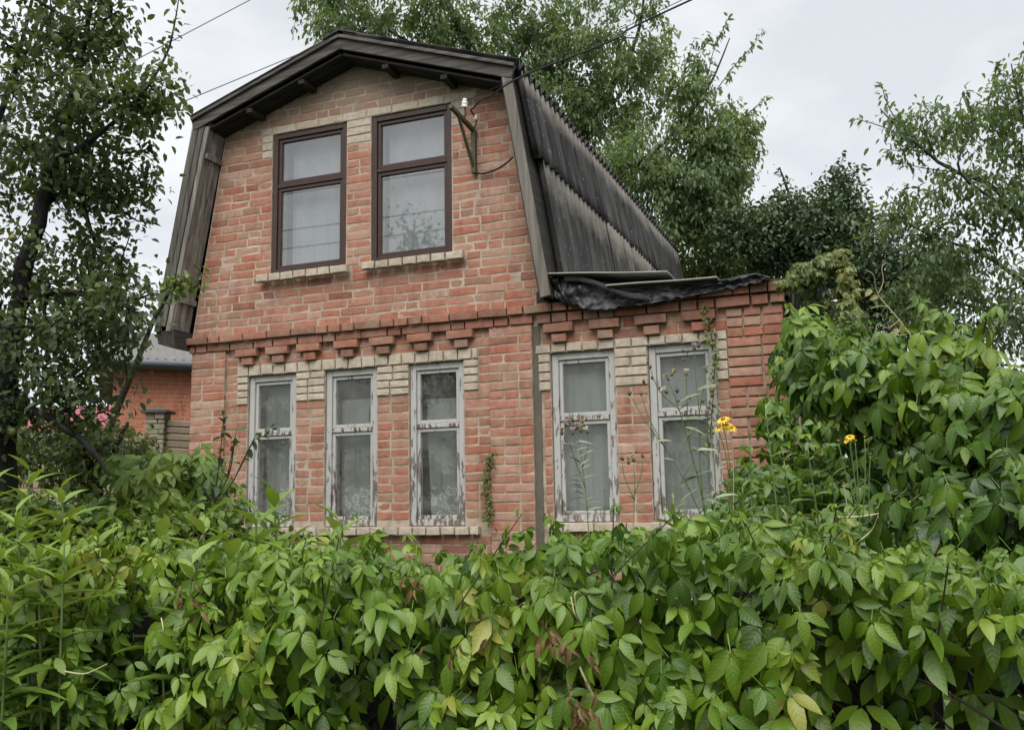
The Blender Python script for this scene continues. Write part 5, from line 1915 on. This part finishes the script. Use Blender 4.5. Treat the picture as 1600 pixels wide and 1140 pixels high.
# light bush and dark leaves left of the lower windows
pos, nr_, lay_, siz = [], [], [], []
for (u, v, d, ru, rv, rd, n) in ((290, 738, 6.0, 70, 48, 0.35, 260), (230, 752, 6.0, 60, 44, 0.35, 170), (340, 775, 6.1, 40, 35, 0.25, 90), (200, 730, 6.3, 40, 25, 0.3, 70)):
    k = d / FPX
    ellip(np.array(P(u, v, d)), np.array((ru * k, rd, rv * k)), n, 0.9, pos, nr_, lay_, siz, 0.085, 0.125)
creeper("leafy_bush", "light green leafy bush against the left foot of the cottage", "bush", np.array(pos), np.array(nr_), np.array(lay_), np.array(siz), mat_weed_leaf, 0, 69,
        [([P(280, 950, 6.2), P(285, 850, 6.2), P(300, 760, 6.2), P(320, 720, 6.2)], 0.012)], tuple(P(280, 1000, 6.2) * np.array((1, 1, 0)) + np.array((0, 0, GZ))), 0.34)
db = tree("shade_bush", "dull dark green bush behind the hedge at left", "bush",
          [[(P(260, 1000, 5.4) * np.array((1, 1, 0)) + np.array((0, 0, GZ)), 0.03), (P(255, 900, 5.4), 0.025), (P(250, 800, 5.4), 0.012)]],
          [C(230, 835, 5.4, 100, 32, 0.4, 110), C(330, 840, 5.4, 60, 26, 0.35, 60), C(140, 825, 5.4, 90, 36, 0.4, 80), C(60, 810, 5.5, 70, 40, 0.4, 60), C(400, 865, 5.2, 60, 24, 0.3, 50)], [],
          T_APPLE, mat_bush_leaf, 0.07, 1, twig_leaves=12, droop=0.3, seed=71, spread=0.12, tone0=0.5)

# thin climbing sprigs on the wall
for nm, lb_, pl, n, sz in (("wall_creeper", "narrow creeper climbing the crack in the brick pier", [(765, 815), (763, 780), (762, 745), (766, 712)], 170, 0.036),
                           ("wall_creeper", "trailing creeper hanging over the annex window edge", [(1103, 480), (1112, 530), (1116, 580), (1113, 640), (1108, 700)], 190, 0.034)):
    root = thing(nm, lb_, "creeper", tuple(PY(pl[0][0], pl[0][1], -0.05)), "thin creepers on the cottage wall")
    pts = smooth_pts([PY(u, v, -0.05) for u, v in pl], 8)
    MB().tube([tuple(p) for p in pts], 0.004, 5).build("stem", mat_vine, root, True)
    pa_ = np.array([tuple(p) for p in pts])
    k = NR.randint(0, len(pa_), n)
    lo = pa_[k] + NR.normal(size=(n, 3)) * np.array((0.022, 0.012, 0.025)) + np.array((0, -0.015, 0))
    ax = unit(n) * 0.7 + np.array((0, -0.3, -0.5))
    leaf_cloud("leaves", [(T_APPLE, frames(ax, unit(n) * 0.5 + np.array((0, -1, 0.4))) * (sz * NR.uniform(0.6, 1.3, n))[:, None, None], lo, NR.rand(n) * 0.6 + 0.25)], mat_olive, root)["kind"] = "stuff"


# ------------------------------------------------------------------ tall weeds
def weed(name, label, base, top, n, size, tmpl, mat, seed, group, rosette=9, bend=0.0, tone0=0.45):
    global NR
    NR = np.random.RandomState(seed)
    base, top = np.array(base, float), np.array(top, float)
    root = thing(name, label, "weed", tuple(base), group)
    midp = base * 0.5 + top * 0.5 + NR.normal(size=3) * 0.03
    pts = smooth_pts([base, midp, top], 10)
    pa_ = np.array([tuple(p) for p in pts])
    MB().tube([tuple(p) for p in pts], list(np.linspace(0.007, 0.003, len(pts))), 6).build("stem", mat_stem, root, True)
    t = np.linspace(0.25, 1.0, n) ** 0.8
    az = np.arange(n) * 2.4 + NR.rand() * 6
    k = np.minimum((t * (len(pa_) - 1)).astype(int), len(pa_) - 1)
    loc = pa_[k]
    up = 0.35 + 0.9 * np.clip((t - 0.8) / 0.2, 0, 1) + NR.normal(size=n) * 0.1
    ax = np.stack([np.cos(az), np.sin(az), up], 1)
    nm_ = np.stack([-np.cos(az) * up * 0.5, -np.sin(az) * up * 0.5, np.ones(n)], 1) + NR.normal(size=(n, 3)) * 0.15
    sz = size * (1.0 - 0.45 * np.clip((t - 0.75) / 0.25, 0, 1)) * NR.uniform(0.8, 1.15, n)
    tone = np.clip(tone0 + 0.45 * np.clip((t - 0.75) / 0.25, 0, 1) + NR.normal(size=n) * 0.08, 0, 0.99)
    solo_leaves(root, tmpl, frames(ax, nm_) * sz[:, None, None], loc, mat, tone)
    return root


WD = [(46, 735, 3.15, 1), (95, 762, 3.0, 1), (25, 800, 2.8, 1), (-15, 760, 3.0, 1), (100, 850, 2.7, 1), (150, 830, 3.0, 1), (60, 850, 2.75, 1), (0, 850, 2.7, 1), (15, 910, 2.6, 1),
      (428, 768, 3.2, 2), (400, 800, 3.1, 2), (318, 812, 3.0, 2), (250, 842, 2.9, 2), (360, 850, 2.8, 2), (455, 850, 2.9, 2), (530, 815, 3.0, 2), (300, 880, 2.7, 2)]
wl_lab = ["topmost lanceolate weed at the left edge under the apple tree", "lanceolate weed second from the left top with bright tip", "lanceolate weed low against the left border",
          "lanceolate weed cut by the left border of the view", "short lanceolate weed in front of the left clump", "slender weed right of the left clump", "short weed within the left clump",
          "small weed at the left border above the creeper", "lowest weed at the left border", "broad leaved weed rising before the leftmost lower window", "broad leaved weed just left of the first window frame",
          "broad leaved weed with thin spike below the dark shrub", "broad leaved weed at the hedge top before the light bush", "broad leaved weed low in the hedge below the shrub", "broad leaved weed under the first window",
          "broad leaved weed under the cracked window", "lowest broad leaved weed left of centre"]
for q, (u, v, d, kd) in enumerate(WD):
    top = P(u, v, d)
    bs = np.array((top[0] + R_.uniform(-0.05, 0.05), top[1] + 0.08, GZ if d > 2.9 else 0.1))
    bs[2] = GZ
    weed("tall_weed", wl_lab[q], bs, top, 50 if kd == 1 else 32, 0.19 if kd == 1 else 0.19, T_LANCE if kd == 1 else T_BROAD, mat_weed_leaf, 100 + q, "tall weeds behind and through the hedge",
         tone0=0.5 if kd == 1 else 0.45)

for q, (u, v, d, lb_) in enumerate(((1172, 690, 4.2, "slender feathery weed against the bricks right of the annex window"), (1196, 640, 4.6, "tall feathery weed before the brick corner"),
                                    (1225, 720, 4.3, "feathery weed at the foot of the brick corner"), (1160, 760, 3.9, "short feathery weed below the daisy cluster"), (1262, 700, 4.2, "feathery weed before the corner creeper"),
                                    (1300, 745, 3.8, "feathery weed left of the half faded daisy"), (1380, 760, 3.6, "feathery weed right of the half faded daisy"), (1052, 780, 3.6, "low feathery weed under the right annex window"))):
    top = P(u, v, d)
    weed("feathery_weed", lb_, (top[0] + 0.05, top[1] + 0.05, GZ), top, 60, 0.13, T_NARROW, mat_weed_leaf, 300 + q, "feathery weeds by the annex corner", tone0=0.3)

# young shrub with separate dark leaves before the left wall
sh_ = tree("young_shrub", "thin young shrub with sparse dark leaves before the leftmost lower window", "shrub",
           [[(P(320, 1000, 5.6) * np.array((1, 1, 0)) + np.array((0, 0, GZ)), 0.007), (P(322, 860, 5.6), 0.003), (P(335, 780, 5.6), 0.005), (P(345, 700, 5.6), 0.003), (P(350, 648, 5.6), 0.003)],
            [(P(330, 800, 5.6), 0.004), (P(365, 750, 5.6), 0.003), (P(390, 700, 5.6), 0.004), (P(400, 680, 5.6), 0.003)],
            [(P(332, 790, 5.6), 0.003), (P(358, 740, 5.65), 0.004), (P(366, 690, 5.65), 0.003)]],
           [], [([P(340, 740, 5.6), P(346, 690, 5.6), P(350, 645, 5.6)], 17), ([P(365, 750, 5.6), P(388, 702, 5.6), P(402, 676, 5.6)], 9), ([P(400, 682, 5.6), P(415, 680, 5.6), P(424, 670, 5.6)], 8),
                ([P(355, 745, 5.65), P(366, 690, 5.65), P(370, 670, 5.65)], 9), ([P(320, 840, 5.6), P(330, 790, 5.6), P(338, 760, 5.6)], 9), ([P(335, 800, 5.6), P(370, 790, 5.6), P(390, 800, 5.6)], 9), ([P(330, 780, 5.6), P(300, 740, 5.6), P(292, 720, 5.6)], 10)],
           T_APPLE, mat_dark_leaf, 0.06, 1, twig_leaves=4, droop=0.15, seed=81, spread=0.05, tone0=0.75, pick=124, tipr=0.0016)


# thistles: dark heads, some with down, one in flower
def thistle(label, branches, heads, leaves, seed, d, group="flowering weeds above the hedge"):
    global NR
    NR = np.random.RandomState(seed)
    base = np.array(P(*branches[0][0]))
    root = thing("thistle", label, "thistle", tuple(base), group)
    for br_ in branches:
        pts = smooth_pts([P(*q) for q in br_], 5)
        MB().tube([tuple(p) for p in pts], list(np.linspace(0.0042 if len(br_) > 6 else 0.0022, 0.0011, len(pts))), 6).build("stem", mat_stem, root, True)
    for (u, v, kind) in heads:
        p = Vector(P(u, v, d + NR.uniform(-0.1, 0.1)))
        ax = Vector((NR.normal() * 0.35, NR.normal() * 0.2, 1)).normalized()
        r = NR.uniform(0.0048, 0.0072) if kind != "s" else 0.004
        hd = MB().ball(tuple(p), r, 8, 6, 1.35, tuple(ax)).build("flower_head", mat_head, root, True)
        if kind in ("p", "d", "k"):
            m = MB()
            nn = 26
            for k in range(nn):
                a = 2 * math.pi * k / nn
                sp = NR.uniform(0.35, 0.9)
                o1 = ax.orthogonal().normalized()
                o2 = ax.cross(o1)
                tip = p + ax * (0.009 + 0.013 * (1 - sp * 0.4)) + (o1 * math.cos(a) + o2 * math.sin(a)) * 0.013 * sp
                m.tube([tuple(p + ax * 0.006), tuple(tip)], [0.0012, 0.0007], 3)
            m.build("tuft", {"p": mat_purple, "d": mat_fluff, "k": mat_dry}[kind], hd)
    n = len(leaves)
    lo = np.array([P(u, v, d) for u, v, _, _ in leaves])
    ax = np.array([_R * math.cos(a) + _U * math.sin(a) - _f * 0.25 for _, _, a, _ in leaves])
    solo_leaves(root, T_NARROW, frames(ax, np.tile(np.array((0, -0.5, 0.9)), (n, 1)) + NR.normal(size=(n, 3)) * 0.25) * np.array([s_ for *_, s_ in leaves])[:, None, None], lo, mat_thistle_leaf, NR.rand(n) * 0.6 + 0.3)
    return root


d = 3.1
rl_ = random.Random(3)
big_leaves = []
for (u0, v0, u1, v1, n) in ((1118, 900, 1080, 700, 16), (1080, 700, 1052, 610, 8), (1108, 850, 1120, 700, 12), (1122, 940, 1116, 880, 6), (1098, 780, 1084, 560, 10), (1060, 760, 1000, 650, 4)):
    for k in range(n):
        t = (k + rl_.random()) / n
        big_leaves.append((lerp(u0, u1, t), lerp(v0, v1, t), rl_.choice((0.15, math.pi - 0.15)) + rl_.uniform(-0.55, 0.75), rl_.uniform(0.03, 0.08)))
thistle("tall branched thistle with dark seed heads before the right annex window",
        [[(1138, 1010, 2.8), (1128, 940, 2.9), (1112, 860, d), (1096, 770, d), (1078, 700, d), (1058, 630, d), (1044, 595, d)],
         [(1100, 800, d), (1094, 720, d), (1092, 640, d), (1086, 580, d), (1085, 548, d)], [(1106, 830, d), (1075, 760, d), (1040, 700, d), (1015, 655, d), (1002, 618, d)],
         [(1040, 700, d), (1010, 660, d), (985, 618, d)], [(1110, 850, d), (1118, 760, d), (1112, 690, d), (1104, 650, d)], [(1078, 700, d), (1074, 640, d), (1072, 585, d)], [(1062, 640, d), (1030, 610, d), (1016, 575, d)],
         [(1092, 650, d), (1100, 600, d), (1104, 582, d)]],
        [(1044, 592, "k"), (1085, 545, "p"), (1092, 540, "p"), (1002, 615, "n"), (984, 614, "n"), (1104, 648, "p"), (1072, 585, "d"), (1016, 573, "n"), (1104, 580, "k"), (1030, 606, "n"), (1041, 612, "d"), (1058, 610, "n"), (1098, 626, "n"),
         (1006, 596, "n"), (1019, 590, "n"), (1060, 626, "s"), (1078, 622, "s"), (1113, 610, "d"), (1012, 566, "s"), (1050, 585, "k"), (1068, 562, "s")],
        big_leaves, 91, d)
sm_leaves = []
for k in range(26):
    t = k / 25
    sm_leaves.append((lerp(920, 900, t) + rl_.uniform(-2, 2), lerp(812, 690, t), rl_.choice((0.6, math.pi - 0.6)) + rl_.uniform(-0.4, 0.4), rl_.uniform(0.03, 0.06)))
thistle("slim thistle with faded pink heads before the left annex window",
        [[(926, 900, 3.0), (920, 830, d), (914, 760, d), (906, 700, d), (900, 672, d)], [(914, 760, d), (896, 710, d), (884, 668, d)], [(910, 730, d), (918, 700, d), (920, 676, d)]],
        [(884, 663, "p"), (891, 660, "k"), (900, 668, "p"), (908, 672, "k"), (918, 674, "d"), (878, 676, "k"), (895, 676, "p"), (912, 664, "k"), (886, 690, "s")], sm_leaves, 92, d)
thistle("small withered thistle before the bricks between the annex windows",
        [[(988, 870, 3.0), (990, 800, d), (992, 760, d), (990, 722, d)], [(991, 780, d), (976, 745, d), (972, 720, d)], [(992, 770, d), (1002, 740, d), (1004, 716, d)]],
        [(990, 718, "k"), (972, 716, "n"), (1004, 712, "n"), (994, 706, "s"), (982, 722, "k")], [(990, 800, 0.9, 0.04), (991, 780, 2.3, 0.035), (989, 830, 2.0, 0.04)], 93, d)


def daisy(label, stems_, heads, d, seed):
    global NR
    NR = np.random.RandomState(seed)
    root = thing("yellow_flower", label, "flower", tuple(P(*stems_[0][0], d)), "yellow flowers above the hedge")
    for st in stems_:
        pts = smooth_pts([P(u, v, d) for u, v in st], 5)
        MB().tube([tuple(p) for p in pts], 0.0018, 6).build("stem", mat_dry if NR.rand() < 0.2 else mat_stem, root, True)
    for (u, v, r, tilt, faded) in heads:
        p = Vector(P(u, v, d))
        ax = Vector((math.sin(tilt) * 0.6, -0.55, 0.8)).normalized()
        o1 = ax.orthogonal().normalized()
        o2 = ax.cross(o1)
        core_ = MB().ball(tuple(p), r * 0.36, 8, 5, 0.7, tuple(ax)).build("flower_head", mat_core, root, True)
        if faded:
            continue
        m = MB()
        for k in range(14):
            a = 2 * math.pi * k / 14 + NR.uniform(-0.1, 0.1)
            e = o1 * math.cos(a) + o2 * math.sin(a)
            s_ = ax.cross(e) * r * 0.16
            b0 = p + e * r * 0.25
            m1 = p + e * r * 0.65 + ax * r * 0.05
            t1 = p + e * r * NR.uniform(0.9, 1.1) - ax * r * NR.uniform(0.05, 0.5)
            i0 = len(m.v)
            m.v += [tuple(b0 - s_ * 0.6), tuple(b0 + s_ * 0.6), tuple(m1 + s_), tuple(t1), tuple(m1 - s_)]
            m.f.append((i0, i0 + 1, i0 + 2, i0 + 3, i0 + 4))
        m.build("petals", mat_yellow, core_)
    return root


daisy("yellow daisy cluster beside the right annex window frame", [[(1144, 830), (1142, 740), (1130, 660)], [(1146, 830), (1146, 740), (1142, 672)], [(1140, 800), (1136, 720), (1124, 676)]],
      [(1130, 655, 0.026, -0.3, 0), (1142, 668, 0.024, 0.5, 0), (1123, 668, 0.022, -0.7, 0), (1136, 664, 0.02, 0.1, 0)], 3.2, 95)
daisy("half faded yellow daisy before the corner creeper", [[(1345, 830), (1338, 770), (1328, 690)], [(1342, 800), (1322, 740), (1310, 692)], [(1343, 800), (1340, 740), (1336, 690)], [(1348, 810), (1352, 740), (1351, 685)], [(1358, 810), (1358, 750), (1360, 712)], [(1330, 830), (1322, 780), (1318, 756)]],
      [(1328, 682, 0.016, 0, 0), (1323, 688, 0.012, -0.6, 0), (1310, 688, 0.012, 0, 1), (1351, 682, 0.012, 0, 1), (1360, 709, 0.01, 0, 1), (1318, 754, 0.01, 0, 1), (1337, 688, 0.012, 0, 1)], 2.8, 96)

# dry runners and tendrils
dry = [("pale dry runner arching out above the creeper thicket", [(1452, 575), (1430, 535), (1405, 500), (1372, 460), (1365, 430), (1352, 422)], 3.1, 0.0026),
       ("dry runner curled across the right part of the hedge", [(1310, 808), (1350, 806), (1400, 795), (1440, 770), (1470, 735), (1490, 690)], 2.95, 0.0035),
       ("dry runner lying low over the hedge at right", [(1235, 862), (1280, 860), (1330, 850), (1360, 830), (1372, 806)], 2.5, 0.0032),
       ("pale dangling tendril in the middle of the hedge", [(892, 932), (898, 958), (910, 980), (918, 1002), (914, 1020)], 2.25, 0.002),
       ("second pale tendril hooked in the middle of the hedge", [(905, 975), (898, 930), (908, 928), (925, 965), (938, 985)], 2.25, 0.002),
       ("bare yellow stalk slanting at the hedge foot below the withered leaves", [(905, 1040), (930, 1090), (960, 1118), (985, 1145)], 2.2, 0.003),
       ("dry crooked tendril in the left hedge", [(252, 965), (255, 985), (250, 1005), (262, 990), (285, 978), (295, 965)], 2.6, 0.002),
       ("pale straight runner in the lower left hedge", [(100, 1048), (130, 1052), (150, 1045), (168, 1036)], 2.55, 0.0025),
       ("withered curled flower stalk before the brick corner", [(1232, 840), (1228, 805), (1220, 795), (1226, 812)], 3.0, 0.002)]
for lb_, pl, d, r in dry:
    pts = smooth_pts([P(u, v, d - 0.02 * math.sin(i * 1.7)) for i, (u, v) in enumerate(pl)], 6)
    o = MB().tube([tuple(p - pts[0]) for p in pts], list(np.linspace(r, r * 0.45, len(pts))), 6).build("dry_runner", mat_dry, None, True)
    o.location = pts[0]
    tag(o, lb_, "stem", "dry runners in the hedge")
    if lb_.startswith("pale dry runner"):
        for br2 in ([(1405, 500), (1388, 512), (1372, 506), (1368, 520)], [(1372, 460), (1380, 440), (1378, 418), (1384, 410)], [(1430, 535), (1448, 520), (1452, 505)], [(1390, 480), (1376, 478), (1360, 482)]):
            MB().tube([tuple(q) for q in smooth_pts([P(u, v, d) for u, v in br2], 5)], 0.0013, 5).build("tendril", mat_dry, o, True)
        k = np.array([P(u, v, d) for u, v in ((1362, 452), (1395, 492), (1408, 505), (1402, 512), (1428, 528), (1440, 545), (1372, 462))])
        leaf_cloud("leaves", [(T_APPLE, frames(unit(7) * 0.6 + np.array((0, 0, -0.6)), unit(7) * 0.5 + np.array((0, -1, 0.3))) * NR.uniform(0.03, 0.05, 7)[:, None, None], k, np.full(7, 0.85))], mat_olive, o)["kind"] = "stuff"

# ------------------------------------------------------------------ undergrowth of the garden (uncountable)
NR = np.random.RandomState(200)
n = 9000
x = NR.uniform(-5.5, 9.5, n)
y = NR.uniform(-4.7, -0.12, n)
hh = np.array([0.55 + 0.35 * noise.noise(Vector((a * 0.8, b * 0.8, 2))) for a, b in zip(x, y)]) * np.where(x < 0.5, 1.0, 1.0)
z = GZ + np.abs(NR.rand(n)) ** 0.6 * np.clip(hh + 0.35, 0.2, 1.2)
loc = np.stack([x, y, z], 1)
ax = unit(n) * 0.7 + np.array((0, 0, 0.3))
ug = leaf_cloud("undergrowth", [(T_BROAD, frames(ax, unit(n) * 0.5 + np.array((0, 0, 0.9))) * NR.uniform(0.08, 0.2, n)[:, None, None], loc, np.clip(NR.normal(size=n) * 0.15 + 0.3, 0, 1))], mat_bush_leaf, None)
tag(ug, "tangled undergrowth of weeds filling the garden behind the hedge", "undergrowth", None, "stuff")
# far trees closing the view at the sides and behind
NR = np.random.RandomState(201)
pts_, n = [], 0
for k in range(46):
    a = -1.5 + 3.0 * k / 45
    c = np.array((CAM[0] + math.sin(a + YAW) * 42, CAM[1] + math.cos(a + YAW) * 42, 1.2 + 0.9 * math.sin(k * 1.9)))
    q = unit(260) * (NR.rand(260, 1) ** 0.4) * np.array((2.4, 2.4, 2.3 + 0.8 * math.sin(k * 2.3))) + c
    pts_.append(q)
loc = np.concatenate(pts_)
n = len(loc)
ft = leaf_cloud("far_treeline", [(T_SMALL, frames(unit(n), unit(n) + np.array((0, 0, 0.5))) * NR.uniform(0.3, 0.55, n)[:, None, None], loc, np.clip(NR.normal(size=n) * 0.15 + 0.4, 0, 1))], mat_cherry_leaf, None)
tag(ft, "low far treeline closing the horizon beyond the gardens", "trees", None, "stuff")
